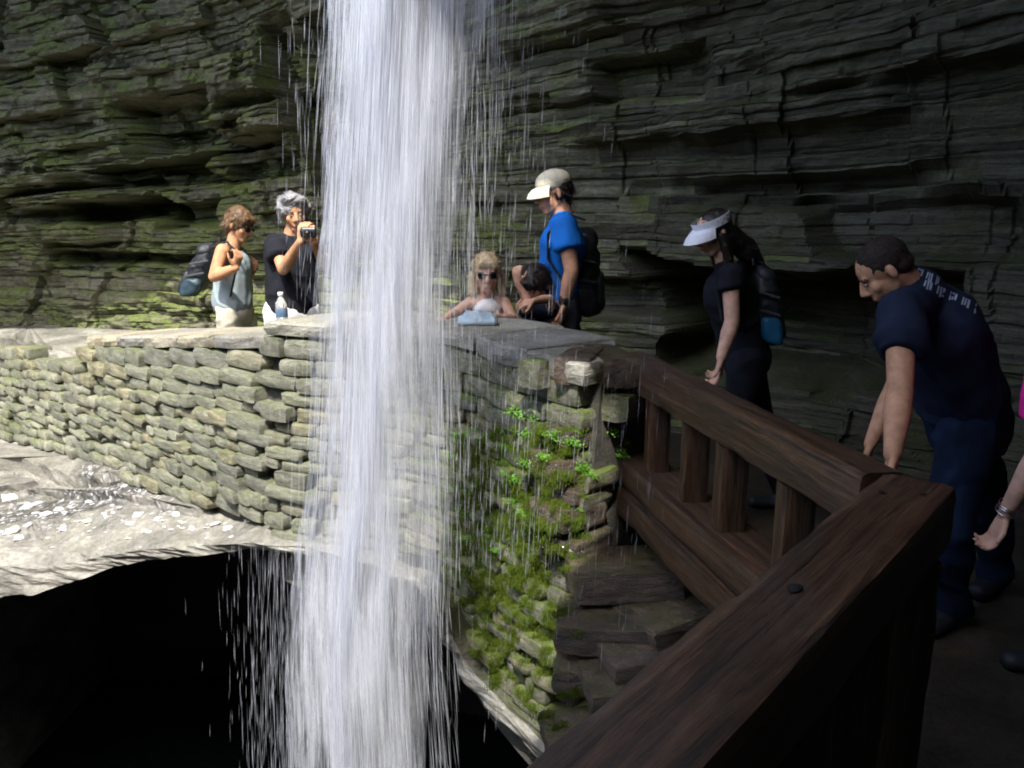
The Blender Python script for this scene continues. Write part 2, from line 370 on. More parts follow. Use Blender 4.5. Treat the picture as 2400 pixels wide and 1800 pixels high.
# roof of the overhang above the walkway (its lip sheds the fall and is shaped to steer sun and shade); unseen gorge walls added to limit the sky
def roof():
    lip = [(-9.5, 4.8), (-5, 4.7), (-3.0, 4.55), (-1.5, 4.3), (-.6, 3.9), (-.05, 3.1), (.10, 2.5), (.12, 2.0), (.08, 1.3), (-.02, .85), (-.16, .36), (-.26, .1), (-.58, -.4), (-1.0, -.95), (-2.3, -1.8), (-4.6, -3.2), (-8, -5)]
    L, s = catmull(lip, .25)
    rows = []
    far = [(6.5, 9.5)] * len(L)
    n = len(L)
    for k, (f, z) in enumerate(((1.0, 3.9), (.6, 4.0), (.3, 4.1), (.12, 4.15), (.03, 4.22), (.0, 4.35), (.0, 4.55), (.02, 4.75), (.08, 5.0), (.3, 5.4), (1, 6))):
        row = []
        for i, p in enumerate(L):
            q = Vector((6.0, 9.0)) if p[1] < 3.4 else Vector((p[0] * .9 + .5, 9.5)); q = Vector((6.0, p[1] * .9 + .5)) if p[1] < 1.5 else q; a = Vector((p[0], p[1])).lerp(q, max(0, f))
            nz = noise.noise_vector(Vector((a.x * .8, a.y * .8, z * .8)))
            j = .12 if f < .5 else .1
            row.append((a.x + nz.x * j, a.y + nz.y * j * .5, z + nz.z * .18))
        rows.append(row)
    return grid_mesh('overhang', np.array(rows))
o = link('overhang', roof(), M['cliff_shade']); tag(o, 'unseen rock overhang roofing the walkway, lip shaped to steer sun and shade', 'cliff', kind='structure')
o = rough_block('cliff', -9, 7, 7.6, 10, 3.3, 8, M['cliff'], seed=2); tag(o, 'unseen upper gorge cliff above the walkway, added to limit the sky', 'cliff', kind='structure')
o = rough_block('cliff', -11, -7.2, -9, 9, -3.5, 3.5, M['cliff'], seed=5); tag(o, 'unseen far side of the gorge, added to limit the sky', 'cliff', kind='structure')
o = rough_block('cliff', -9, 6, -8, -4.2, -3.5, 4.5, M['cliff'], seed=8); tag(o, 'unseen gorge cliff behind the viewer, added to limit the sky', 'cliff', kind='structure')
o = rough_block('cliff', 3.6, 7, -5, 9, -1, 4.5, M['cliff_shade'], seed=9); tag(o, 'rock behind the alcove', 'cliff', kind='structure')

# ------------------------------------------------------------------ stone wall geometry
WP = [(.26, 2.56), (.166, 2.66), (.02, 2.86), (-.222, 3.22), (-.56, 3.40), (-1.0, 3.50), (-1.62, 4.05), (-2.6, 4.98), (-3.8, 6.1), (-5.2, 7.3)]
wp, ws = catmull(WP, .01)
wT = np.gradient(wp, axis=0); wT /= np.linalg.norm(wT, axis=1)[:, None]
wN = np.stack([wT[:, 1], -wT[:, 0]], 1)           # travel right->left; outward = towards the viewer
if wN[300][1] > 0: wN = -wN
s_px = lambda px: float(ws[int(np.argmin([abs(proj((p[0], p[1], .7))[0] - px) for p in wp]))])
S_L = s_px(640); S_E = s_px(215)
def wz_top(s): return 1.0 if s < S_L - .02 else .935 - .115 * (s - S_L)
def wz_slope(s): return 0.0 if s < S_L - .6 else -.07 * (s - S_L + .6)
def wpt(s, z, out=0.0):
    i = min(len(ws) - 1, max(0, int(s / .01))); o = out + .10 * (1 - z)
    return Vector((wp[i, 0] + wN[i, 0] * o, wp[i, 1] + wN[i, 1] * o, z)), Vector((wT[i, 0], wT[i, 1], 0)), Vector((wN[i, 0], wN[i, 1], 0))
def wall_at(px, py):
    best = None
    for s in np.arange(0, ws[-1], .03):
        z = W(px, py, float(wp[int(s / .01), 1])).z
        p, t, nn = wpt(s, z); d = abs(proj(p)[0] - px)
        if best is None or d < best[0]: best = (d, s, z, p, nn)
    return best[1:]
base_px = [(-300, 945), (-100, 985), (0, 1015), (200, 1068), (434, 1150), (600, 1210), (700, 1248), (868, 1290), (1000, 1335), (1060, 1420), (1130, 1530), (1230, 1640), (1380, 1700)]
bs = sorted([(wall_at(a, b)[0], wall_at(a, b)[1]) for a, b in base_px])
bS = [b[0] for b in bs]; bZ = [b[1] for b in bs]
def wz_base(s): return float(np.interp(s, bS, bZ))

# core
S_END = 6.6
sarr = np.arange(0, S_END, .08)
rows = []
for side in range(4):
    row = []
    for s in sarr:
        top = (wz_top(s) if s < S_E else .45 - .03 * (s - S_E)) - .05
        bot = wz_base(s) - .25
        z = (bot, top, top, bot)[side]; out = (-.055, -.055, -.40, -.40)[side]
        if side in (2, 3): p, t, nn = wpt(s, 1.0, out)
        else: p, t, nn = wpt(s, z, out)
        row.append((p.x, p.y, z))
    rows.append(row)
rows.append(rows[0])
wall = empty('stone_wall', (0, 3.6, 0), label='curved dry stone wall with a flat coping, behind the falling water', cat='wall')
me = grid_mesh('mortar', np.array(rows), flip=False); smooth(me, False)
core = link('mortar', me, M['core']); keep(core, wall)
e_v = [Vector(r[0]) for r in rows[:4]]; me2 = mesh_from('wall_end', e_v, [(0, 1, 2, 3)]); o = link('wall_end', me2, M['core']); keep(o, wall)

def stone_mesh(name, i, p=8.5, jag=.10):
    rng = random.Random(i * 77 + 5); bm = bmesh.new()
    bmesh.ops.create_cube(bm, size=1)
    bmesh.ops.subdivide_edges(bm, edges=bm.edges[:], cuts=3, use_grid_fill=True)
    off = Vector((rng.uniform(0, 50), rng.uniform(0, 50), 0)); tp = rng.uniform(-.07, .07); tk = rng.uniform(-.05, .05)
    cl_, cr_ = rng.uniform(.0, .18), rng.uniform(0, .18)
    for v in bm.verts:
        c = v.co * 2
        l = (abs(c.x) ** p + abs(c.y) ** p + abs(c.z) ** p) ** (1 / p)
        c = c / l * 1.0
        c.z *= 1 - (cl_ if c.x < 0 else cr_) * abs(c.x) ** 3
        c.z += tp * c.x * .5; c.x += tk * c.z
        c += noise.noise_vector(c * 1.3 + off) * jag + noise.noise_vector(c * 3.1 + off) * jag * .45
        v.co = c * .5
    me = bpy.data.meshes.new(name); bm.to_mesh(me); bm.free(); smooth(me, True)
    try: me.set_sharp_from_angle(angle=R(38))
    except Exception: pass
    me.materials.append(M['stone']); return me
SM = [stone_mesh('stone', i, (8, 12, 18)[i % 3], .065) for i in range(30)]
AM = [stone_mesh('block', i + 60, 22, .07) for i in range(12)]
rs = random.Random(11)
slots = []
# courses counted downwards from the top
ci = 0; d = .075
while d < 1.75:
    h = rs.choice([.036, .044, .050, .054, .060, .066])
    if ci < 2: h = (.085, .07)[ci]
    s = -.02 + rs.uniform(0, .08)
    while s < S_END - .3:
        left = s > S_L
        wd = rs.choice([rs.uniform(.09, .15), rs.uniform(.15, .30), rs.uniform(.17, .26)])
        if ci < 2 and left and s < S_E: wd = rs.uniform(.2, .34)
        sc = s + wd / 2
        zt = 1.0 + (-.065 - .115 * (sc - S_L) if sc > S_L else 0) if sc < S_E else 1.0 - .065 - .115 * (sc - S_L)
        zc = zt - d - h / 2
        if sc > S_E + .05 and zc > .47 - .03 * (sc - S_E): s += wd; continue
        if zc > wz_base(sc) - .03: slots.append((sc, zc, wd, h))
        s += wd + rs.uniform(.002, .012)
    d += h + .006; ci += 1
def shown(t):
    p, _, _ = wpt(t[0], t[1]); a = proj(p); r = (p - CAM).length
    vis = 1 if (-60 < a[0] < 2460 and a[1] < 1850) else .01
    return -t[2] * t[3] / r / r * vis
slots.sort(key=shown)
def place_stone(sc, zc, wd, h, me):
    p, t, nn = wpt(sc, zc, rs.uniform(-.03, .018))
    q = p - nn * .07
    X, Yv, Zv = -t, nn * -1, Vector((0, 0, 1))
    tilt = rs.uniform(-.018, .018)
    m = Matrix((X, Yv, Zv)).transposed().to_4x4()
    if m.determinant() < 0: X = -X; m = Matrix((X, Yv, Zv)).transposed().to_4x4()
    m = Matrix.Translation(q) @ m @ Matrix.Rotation(tilt + rs.uniform(-.02, .02), 4, 'Y') @ Matrix.Rotation(rs.uniform(-.05, .05), 4, 'Z')
    return m @ Matrix.Diagonal((wd * 1.06, .17, h * rs.uniform(1.0, 1.12), 1))
mossS = s_px(1010)
rest = bmesh.new()
for i, (sc, zc, wd, h) in enumerate(slots):
    me = SM[rs.randrange(len(SM))]; mt = place_stone(sc, zc, wd, h, me)
    pr = (mossS - sc) + .25 * (.55 - zc)
    mossy = pr + rs.uniform(-.14, .14) > 0
    if i < 290:
        o = bpy.data.objects.new('stone', me); C.objects.link(o); o.parent = wall
        o.matrix_basis = Matrix.Translation(-wall.location) @ mt
        if mossy: o.material_slots[0].link = 'OBJECT'; o.material_slots[0].material = M['stone_mossy']
    else:
        t = me.copy(); t.transform(mt); rest.from_mesh(t); bpy.data.meshes.remove(t)
me = bpy.data.meshes.new('distant_stones'); rest.to_mesh(me); rest.free()
try: me.set_sharp_from_angle(angle=R(38))
except Exception: pass
o = link('distant_stones', me, M['stone']); keep(o, wall); o['kind'] = 'stuff'; print('stones', len(slots))

def slab(name, pts, ztop, th, mat, jit=.012, seed=0, ztops=None, seg=.05, parent=None, rag=.015):
    """flat slab with a ragged outline: pts is the plan outline"""
    P = [Vector((p[0], p[1])) for p in pts]; out = []; zz = []
    zt = ztops or [ztop] * len(P)
    for i in range(len(P)):
        a, b = P[i], P[(i + 1) % len(P)]; n = max(1, int((b - a).length / seg))
        for k in range(n):
            out.append(a.lerp(b, k / n)); zz.append(zt[i] + (zt[(i + 1) % len(P)] - zt[i]) * k / n)
    c = sum(out, Vector((0, 0))) / len(out); cz = sum(zz) / len(zz)
    N = len(out); verts = []; faces = []
    rings = [(.72, 0, 0), (.96, -.002, 0), (1.0, -.012, 1), (1.01, -.5, 1.2), (.98, -.93, 1), (.93, -1, .5)]
    for (f, dz, j) in rings:
        for i, p in enumerate(out):
            q = c + (p - c) * f
            nv = noise.noise_vector(Vector((p.x * 9 + seed, p.y * 9, dz * 3)))
            z = zz[i] * f + cz * (1 - f)
            if dz <= -.4: z += dz * th
            else: z += dz
            z += noise.noise(Vector((q.x * 5, q.y * 5, seed))) * jit
            verts.append((q.x + nv.x * rag * j, q.y + nv.y * rag * j, z))
    verts.append((c.x, c.y, cz)); verts.append((c.x, c.y, cz - th))
    for r in range(len(rings) - 1):
        for i in range(N):
            j = (i + 1) % N; faces.append((r * N + i, r * N + j, (r + 1) * N + j, (r + 1) * N + i))
    for i in range(N):
        j = (i + 1) % N; faces.append((len(verts) - 2, j, i)); faces.append((len(verts) - 1, (len(rings) - 1) * N + i, (len(rings) - 1) * N + j))
    me = mesh_from(name, verts, faces)
    bm = bmesh.new(); bm.from_mesh(me); bmesh.ops.recalc_face_normals(bm, faces=bm.faces); bm.to_mesh(me); bm.free()
    o = link(name, me, mat)
    if parent: keep(o, parent)
    return o
def coping(s0, s1, z0, z1, th=.065, w=.44, ov=.03, mat='cap', seed=0):
    pts = []; zt = []
    n = max(2, int((s1 - s0) / .08))
    for k in range(n + 1):
        s = s0 + (s1 - s0) * k / n; p, t, nn = wpt(s, 1.0, ov + .012 * math.sin(seed + k * 1.7)); pts.append((p.x, p.y)); zt.append(z0 + (z1 - z0) * k / n)
    for k in range(n, -1, -1):
        s = s0 + (s1 - s0) * k / n; w_ = w * min(1, .42 + max(0, s) / .55); p, t, nn = wpt(s, 1.0, ov - w_); pts.append((p.x, p.y)); zt.append(z0 + (z1 - z0) * k / n)
    return slab('coping_stone', pts, 0, th, M[mat], .006, seed, zt, .04, wall, .010)
cs = [-.015, .30, .66, 1.05, 1.38, S_L - .01]
for i in range(5): coping(cs[i] + .004, cs[i + 1] - .004, 1.0 + .004 * (i % 3), 1.0 + .004 * (i % 2), th=.08 if i < 2 else .065, seed=i * 3 + 1)
sl_ = S_L + .01; i = 0
while sl_ < S_E:
    e = min(S_E + .02, sl_ + rs.uniform(.35, .6)); f = lambda s: .935 - .115 * (s - S_L)
    coping(sl_, e - .008, f(sl_), f(e), seed=20 + i, w=.46, ov=.02); sl_ = e; i += 1

# ------------------------------------------------------------------ bedrock ledge under the wall, lip of the plunge hole
ST = [  # px, base py, top-edge (px,py,z), lip (px,py,z)
    (-420, 920, (-500, 1330, -.40), (-520, 1490, -.75)),
    (-200, 965, (-210, 1310, -.36), (-220, 1450, -.66)),
    (0, 1015, (0, 1290, -.30), (0, 1405, -.53)),
    (120, 1045, (120, 1296, -.30), (120, 1378, -.45)),
    (270, 1090, (265, 1285, -.20), (268, 1330, -.30)),
    (434, 1150, (440, 1265, -.09), (440, 1301, -.16)),
    (600, 1210, (600, 1268, .02), (600, 1294, -.03)),
    (700, 1248, (705, 1280, .04), (705, 1299, .0)),
    (868, 1290, (868, 1308, .03), (868, 1322, .0)),
    (1000, 1335, (990, 1348, .02), (985, 1368, -.01)),
    (1060, 1410, (1030, 1432, -.06), (1020, 1455, -.12)),
    (1130, 1530, (1090, 1555, -.26), (1078, 1585, -.33)),
    (1230, 1640, (1190, 1660, -.34), (1165, 1700, -.42)),
    (1330, 1740, (1285, 1750, -.36), (1255, 1790, -.44)),
    (1420, 1850, (1380, 1860, -.38), (1350, 1900, -.46))]
def interp_rows(rows_, n):
    A = np.array(rows_); L = np.concatenate([[0], np.cumsum(np.linalg.norm(np.diff(A[:, 4], axis=0), axis=1))])
    s = np.linspace(0, L[-1], n); return np.stack([[np.interp(s, L, A[:, j, k]) for k in range(3)] for j in range(A.shape[1])], 0).transpose(2, 0, 1)
prof = []
for px, bpy_, te, lp in ST:
    s, z, p, nn = wall_at(px, bpy_); base = p - nn * .18; 
    if px >= 1230:
        base = W(px, bpy_, 2.62 - (px - 1230) * .0012)
    T_ = Z(*te); Lp = Z(*lp)
    back = (Vector((base.x, base.y, 0)) - Vector((T_.x, T_.y, 0))).normalized()
    if px < 1000: back = Vector((-.1, 1, 0))
    elif px < 1100: back = Vector((.5, .9, 0))
    else: back = Vector((.8, .7, 0))
    b0 = base.copy(); b0.z = z if px < 1230 else base.z
    if px > 560:
        yl = b0.y
    u1 = Lp + back * .35 + Vector((0, 0, .03)); u2 = Lp + back * 1.2 + Vector((0, 0, -.12)); u3 = Lp + back * 2.6 + Vector((0, 0, -.9)); u4 = Lp + back * 3.0 + Vector((0, 0, -2.9))
    prof.append([tuple(b0), tuple(b0.lerp(T_, .33)), tuple(b0.lerp(T_, .66)), tuple(b0.lerp(T_, .93)), tuple(T_), tuple(T_.lerp(Lp, .35) + Vector((0, -.02, .01))), tuple(Lp), tuple(u1), tuple(u2), tuple(u3), tuple(u4)])
A = interp_rows(prof, 420)                # [n, profile, 3]
fr = [0, 1, 2, 3, 4, 5, 6, 7, 8, 9, 10]
sub = np.concatenate([np.linspace(0, 3, 50), np.linspace(3, 6, 46)[1:], np.linspace(6, 10, 40)[1:]])
G = np.stack([[np.interp(sub, fr, A[i, :, k]) for k in range(3)] for i in range(A.shape[0])], 0).transpose(2, 0, 1)   # [v, n, 3]
vv = sub[:, None] * np.ones((1, G.shape[1]))
X_, Y_ = G[..., 0], G[..., 1]
lay = fbm(X_ * 1.1 + 4, Y_ * 1.9, 0, 21, 4)
terr = np.floor(lay * 7) / 7 * .10 + (lay * 7 - np.floor(lay * 7)) ** 5 * .0143
top = sstep(vv, 0, .4) * (1 - sstep(vv, 3.2, 5.5))
leftw = sstep(-X_, .6, 1.5)
G[..., 2] += top * (terr * .85 * leftw + .012 * fbm(X_ * 9, Y_ * 9, 0, 31, 3))
n3 = fbm(X_ * 2.5, G[..., 2] * 16, Y_ * 2, 41, 4)
face = sstep(vv, 3.6, 5)
G[..., 1] += face * n3 * .05; G[..., 0] += face * n3 * .02
G[..., 2] += face * .03 * fbm(X_ * 3, Y_ * 3, 0, 51, 3)
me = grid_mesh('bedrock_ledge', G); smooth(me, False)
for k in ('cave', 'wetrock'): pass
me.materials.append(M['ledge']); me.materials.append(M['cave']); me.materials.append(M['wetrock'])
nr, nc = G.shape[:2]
mi = np.zeros((nr - 1, nc - 1), np.int32); mi[sub[:-1] > 6.3, :] = 1  # underside of the ledge gets the near-black shade colour
colx = np.array([proj(G[50, j])[0] for j in range(nc - 1)])
mi[np.ix_(sub[:-1] <= 6.3, colx > 1010)] = 2
mi[np.ix_((sub[:-1] <= 6.2) & (sub[:-1] > 3.8), colx > 1060)] = 0
me.polygons.foreach_set('material_index', mi.reshape(-1)); me.update()
ledge = link('bedrock_ledge', me); tag(ledge, 'pale bedrock ledge below the stone wall', 'rock ledge', kind='structure')
LB = bvh_of(ledge)
def hit(b, px, py):
    r = b.ray_cast(CAM, ray(px, py).normalized()); return r[0], r[1]

# thin slabs of bedrock lying on the ledge
def px_slab(front, back, th, seed, lift=.06):
    pts, zt = [], []
    for (a_, b_) in front:
        h_ = hit(LB, a_, b_)[0] or Z(a_, b_, -.25); pts.append((h_.x, h_.y)); zt.append(h_.z + lift)
    for (a_, b_) in back:
        h_ = hit(LB, a_, b_)[0] or Z(a_, b_, -.25); pts.append((h_.x, h_.y)); zt.append(h_.z + .012)
    o = slab('bedrock_slab', pts, 0, th, M['ledge'], .012, seed, zt, .05, None, .022); tag(o, kind='structure'); return o
px_slab([(-120, 1100), (-20, 1106), (50, 1104), (100, 1122), (165, 1146), (253, 1140), (321, 1133), (363, 1116), (440, 1118)], [(430, 1108), (330, 1088), (200, 1062), (60, 1040), (-120, 1040)], .14, 3, .10)
px_slab([(70, 1160), (160, 1170), (253, 1168), (338, 1182), (422, 1200), (464, 1212), (500, 1196)], [(480, 1172), (420, 1150), (300, 1144), (180, 1150), (100, 1150)], .10, 9, .05)
px_slab([(-160, 1150), (-60, 1160), (40, 1150), (90, 1138)], [(60, 1120), (-60, 1112), (-160, 1112)], .10, 15, .05)
px_slab([(20, 1075), (90, 1083), (150, 1092), (210, 1090)], [(180, 1070), (80, 1050), (20, 1050)], .06, 19, .035)

# bench of pale rock at the far left behind the wall, and the ground of the walkway
bp = [(-6.5, 8.2), (-5.8, 6.9), (-4.6, 6.85), (-3.85, 6.22), (-3.2, 5.62), (-2.85, 5.5), (-2.55, 5.9), (-2.75, 7.4), (-4, 8.2)]
o = slab('bedrock_bench', bp, .44, .8, M['ledge'], .05, 4, None, .12, None, .05); tag(o, kind='structure')
def prism(name, pts, z0, z1, mat, zt=None):
    bm = bmesh.new(); a = [bm.verts.new((x, y, (zt(x, y) if zt else z1))) for x, y in pts]; b = [bm.verts.new((x, y, z0)) for x, y in pts]
    f = bm.faces.new(a); bm.faces.new(b[::-1])
    for i in range(len(pts)): j = (i + 1) % len(pts); bm.faces.new((a[i], b[i], b[j], a[j]))
    bmesh.ops.triangulate(bm, faces=[f]); bmesh.ops.recalc_face_normals(bm, faces=bm.faces)
    me = bpy.data.meshes.new(name); bm.to_mesh(me); bm.free(); return link(name, me, mat)
pathpts = [(-2.6, -2.25), (.10, .60), (.86, 1.42), (.50, 2.80), (.36, 3.05), (0.05, 3.35), (-.5, 3.72), (-1.0, 3.82), (-1.75, 4.4), (-2.75, 5.4), (-3.6, 6.2), (-3.4, 7.4), (0, 7), (4, 5), (4.2, 0), (3.8, -4.5), (-2.6, -4.5)]
prism('path_mass', [(-2.6, -2.25), (.10, .60), (.86, 1.42), (.50, 2.80), (.36, 3.05), (1.2, 4.4), (3.9, 4.5), (4.2, 0), (3.8, -4.5), (-2.6, -4.5)], -3.4, -.152, M['cave'])['kind'] = 'structure'
o = prism('path', pathpts, -.15, 0, M['path'], lambda x, y: 0.0); o.data.materials.append(M['cave'])
for p_ in o.data.polygons: p_.material_index = 0 if p_.normal.z > .5 else 1  # sides and underside get the near-black shade colour
o; tag(o, kind='structure')
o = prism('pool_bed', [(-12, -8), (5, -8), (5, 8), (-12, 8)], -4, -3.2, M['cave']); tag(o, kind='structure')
o = rough_block('shelf_light_block', -13, -3.7, 3.5, 6.7, -4, -.42, M['ledge'], amp=.12, seed=14); tag(o, kind='structure')  # unseen block added left of the frame to keep light out of the cave
o = rough_block('cave_sky_block', -13, 1.5, 6.6, 7.4, -4, .02, M['cave'], amp=.15, seed=12); tag(o, kind='structure')  # block added behind the pit to shut out the sky and keep it dark
m, t, n, l, b = newmat('dark_pool_water'); b.inputs['Base Color'].default_value = (.004, .006, .006, 1); b.inputs['Roughness'].default_value = .12
l.new(bump(n, l, tex(n, l, 7, (1, 1, 1), 3), .6, .05), b.inputs['Normal']); M['pool'] = m
me = grid_mesh('pool_water', np.array([[(x, y, -2.7) for x in (-12, 5)] for y in (-8, 8)]))
o = link('pool_water', me, M['pool']); tag(o, kind='structure')

# ------------------------------------------------------------------ wet blocks below the fence
pier = empty('stone_pier', (.4, 2.4, -.5), label='wet stepped pier of dark stone blocks under the wooden fence', cat='pier')
o = prism('pier_core', [(.30, 2.66), (.52, 2.84), (.84, 1.50), (.34, 1.08), (.28, 1.5), (.40, 2.0), (.36, 2.4)], -3, .16, M['cave']); keep(o, pier)
bl = [ # px,py (top of the front), Y, width, depth, height, rotz
    (1452, 925, 2.60, .150, .20, .095, -.45), (1352, 1010, 2.58, .16, .2, .06, -.9), (1320, 1075, 2.56, .22, .2, .075, -.9), (1350, 1140, 2.54, .17, .2, .06, -.8),
    (1330, 1190, 2.52, .2, .2, .08, -.9), (1355, 1262, 2.50, .18, .2, .06, -.8),
    (1470, 1345, 2.34, .36, .26, .10, .10), (1590, 1372, 2.40, .30, .30, .06, .55), (1370, 1400, 2.30, .18, .2, .10, -.5),
    (1440, 1470, 2.20, .34, .24, .09, -.1), (1590, 1450, 2.22, .34, .28, .07, .5), (1345, 1500, 2.24, .17, .2, .13, -.4), (1530, 1540, 2.10, .30, .22, .06, .25),
    (1400, 1575, 2.14, .24, .2, .08, -.2), (1310, 1610, 2.20, .20, .2, .09, -.5), (1480, 1620, 2.02, .26, .2, .06, .1), (1370, 1665, 2.08, .26, .2, .07, 0), (1300, 1735, 2.12, .22, .2, .08, -.4), (1400, 1740, 1.98, .3, .2, .07, .1)]
bl = [q for q in bl if not (q[0] < 1385 and q[1] > 1380)]
for i, (px, py, Y, wd, dp, h, rz) in enumerate(bl):
    o = bpy.data.objects.new('block', AM[i % 12]); C.objects.link(o); p = W(px, py, Y) + Vector((0, dp * .4, -h * .5))
    o.matrix_basis = Matrix.Translation(p - pier.location) @ Matrix.Rotation(rz, 4, 'Z') @ Matrix.Rotation(rs.uniform(-.08, .08), 4, 'X') @ Matrix.Diagonal((wd, dp, h, 1))
    o.parent = pier; o.material_slots[0].link = 'OBJECT'; o.material_slots[0].material = M['stone_wet'] if i > 0 else M['stone_mossy']
# the large dark corner blocks under the coping
for (px, py, Y, wd, dp, h, rz, mk) in [(1365, 868, 2.60, .125, .22, .10, -.35, 'stone_wet'), (1440, 872, 2.62, .13, .3, .105, .15, 'stone_wet'), (1285, 880, 2.66, .10, .2, .10, -.8, 'stone_mossy')]:
    o = bpy.data.objects.new('corner_block', AM[int(px) % 12]); C.objects.link(o); p = W(px, py, Y) + Vector((0, dp * .4, 0))
    o.matrix_basis = Matrix.Translation(p - wall.location) @ Matrix.Rotation(rz, 4, 'Z') @ Matrix.Diagonal((wd, dp, h, 1)); o.parent = wall
    o.material_slots[0].link = 'OBJECT'; o.material_slots[0].material = M[mk]

# ------------------------------------------------------------------ wooden fence
fence = empty('wooden_fence', (.80, 1.45, 0), label='heavy dark timber fence turning a corner in front of the bent man', cat='fence')
def timber(name, A, B, wd, ht, seed=0, n=50, worn=.004, twist=0, parent=fence, mat='wood'):
    """squared timber from A to B (centres); local x runs along it"""
    A, B = Vector(A), Vector(B); L = (B - A).length; X = (B - A).normalized()
    up = Vector((0, 0, 1)) if abs(X.z) < .9 else Vector((0, 1, 0)); up.rotate(Matrix.Rotation(twist, 3, X)) if twist else None
    Yv = up.cross(X).normalized(); Zv = X.cross(Yv)
    n = max(6, int(L / .02)); ring = []
    for e in range(4):
        cx, cy = ((-1, -1), (1, -1), (1, 1), (-1, 1))[e]; nx_, ny_ = ((-1, -1), (1, -1), (1, 1), (-1, 1))[(e + 1) % 4]
        for k in range(6):
            t = k / 6; ring.append((cx + (nx_ - cx) * t, cy + (ny_ - cy) * t))
    rows = []
    for i in range(n + 1):
        x = L * i / n; r = []
        for (a, b_) in ring:
            p = 9; q = (abs(a) ** p + abs(b_) ** p) ** (1 / p); a2, b2 = a / q, b_ / q
            nn = noise.noise(Vector((x * 4, a * 1.3 + seed, b_ * 1.3))) * worn + noise.noise(Vector((x * 14, a * 6 + seed, b_ * 6))) * worn * .5
            nn -= max(0, noise.noise(Vector((x * 9, a + seed * 3, b_)))) * worn * 1.8 * (abs(a) > .8 and abs(b_) > .8)
            r.append((x, a2 * (wd / 2 + nn), b2 * (ht / 2 + nn)))
        rows.append(r)
    me = grid_mesh(name, np.array(rows), closed=True, flip=True)
    bm = bmesh.new(); bm.from_mesh(me); bmesh.ops.holes_fill(bm, edges=[e for e in bm.edges if e.is_boundary]); bmesh.ops.recalc_face_normals(bm, faces=bm.faces); bm.to_mesh(me); bm.free()
    smooth(me); 
    try: me.set_sharp_from_angle(angle=R(35))
    except Exception: pass
    o = link(name, me, M[mat]); m = Matrix((X, Yv, Zv)).transposed().to_4x4(); m.translation = A
    o.parent = parent; o.matrix_basis = Matrix.Translation(-parent.location) @ m; return o
RT = 1.0
TH = .122
dz = Vector((0, 0, -TH / 2))
near_dir = Vector((-.648, -.762, 0)).normalized()
cE = Vector((.757, 1.424, RT))               # end of the near rail
near_end = cE + near_dir * 2.3
fA = Vector((.735, 1.40, RT)); far_end = Vector((.430, 2.775, RT)); df = (far_end - fA).normalized()
timber('top_rail', cE + dz, near_end + dz, .135, TH, 3)
timber('top_rail', fA + df * .085 + dz - Vector((0, 0, .004)), far_end + dz - Vector((0, 0, .004)), .092, .118, 8)
cP = cE + near_dir * .075
timber('post', cP + Vector((0, 0, -TH)), Vector((cP.x, cP.y, -.02)), .115, .115, 12)
for d0 in (1.3,):
    q = cE + near_dir * d0; timber('post', q + Vector((0, 0, -TH - .01)), Vector((q.x, q.y, -.02)), .11, .11, 15)
zb = .59
timber('bottom_rail', Vector((fA.x, fA.y, zb)) + df * .10, Vector((far_end.x, far_end.y, zb)), .150, .10, 21)
timber('sill_rail', Vector((fA.x, fA.y, zb - .103)) + df * .10 + Vector((-.022, 0, 0)), Vector((far_end.x - .022, far_end.y, zb - .103)), .13, .10, 27)
timber('bottom_rail', Vector((cE.x, cE.y, .40)) + near_dir * .14, Vector((near_end.x, near_end.y, .40)), .10, .10, 24)
for px_, ww in ((1541, .08), (1628, .065), (1710, .085), (1858, .075), (1990, .075)):
    d_ = min(np.arange(.12, 1.4, .005), key=lambda d: abs(proj(fA + df * d - Vector((0, 0, .25)))[0] - px_))
    q = fA + df * float(d_); timber('baluster', Vector((q.x, q.y, RT - TH - .002)), Vector((q.x, q.y, zb + .048)), .075, ww, int(d_ * 100), worn=.002)
for d_ in (.30, .47, .64, .81, .98, 1.15, 1.55):
    q = cE + near_dir * d_; timber('baluster', Vector((q.x, q.y, RT - TH - .002)), Vector((q.x, q.y, .40 + .048)), .08, .10, int(d_ * 77), worn=.002)

m, t, n, l, b = newmat('bare_wood'); f = tex(n, l, 60, (1, 1, 1), 5); r = ramp(n, [(.3, (.06, .035, .02)), (.7, (.20, .13, .07))]); l.new(f, r.inputs[0]); l.new(r.outputs[0], b.inputs['Base Color']); b.inputs['Roughness'].default_value = .35; M['bare_wood'] = m
def disc(name, c, rx, ry, h, mat, ang=0):
    V_ = [c + Vector((0, 0, h))]; n_ = 18
    for ring, hh in ((.6, h * .9), (1, 0.0003)):
        for i in range(n_):
            a = i / n_ * 6.2832; k = 1 + .22 * noise.noise(Vector((math.cos(a) * 1.7, math.sin(a) * 1.7, rx * 90)))
            x, y = math.cos(a) * rx * ring * k, math.sin(a) * ry * ring * k
            V_.append(c + Vector((x * math.cos(ang) - y * math.sin(ang), x * math.sin(ang) + y * math.cos(ang), hh)))
    F_ = [(0, 1 + i, 1 + (i + 1) % n_) for i in range(n_)] + [(1 + i, 1 + n_ + i, 1 + n_ + (i + 1) % n_, 1 + (i + 1) % n_) for i in range(n_)]
    o = link(name, mesh_from(name, V_, F_), mat); smooth(o.data); keep(o, fence); return o
ang0 = math.atan2(near_dir.y, near_dir.x)
disc('knot', Z(1862, 1377, RT + .003), .014, .009, .002, M['cave'], ang0)
for d_, o_ in ((.085, .03), (.12, -.03)):
    q = cE + near_dir * d_ + Vector((-near_dir.y, near_dir.x, 0)) * o_; q.z = RT + .002; disc('bolt', q, .007, .007, .002, M['metal_dark'])

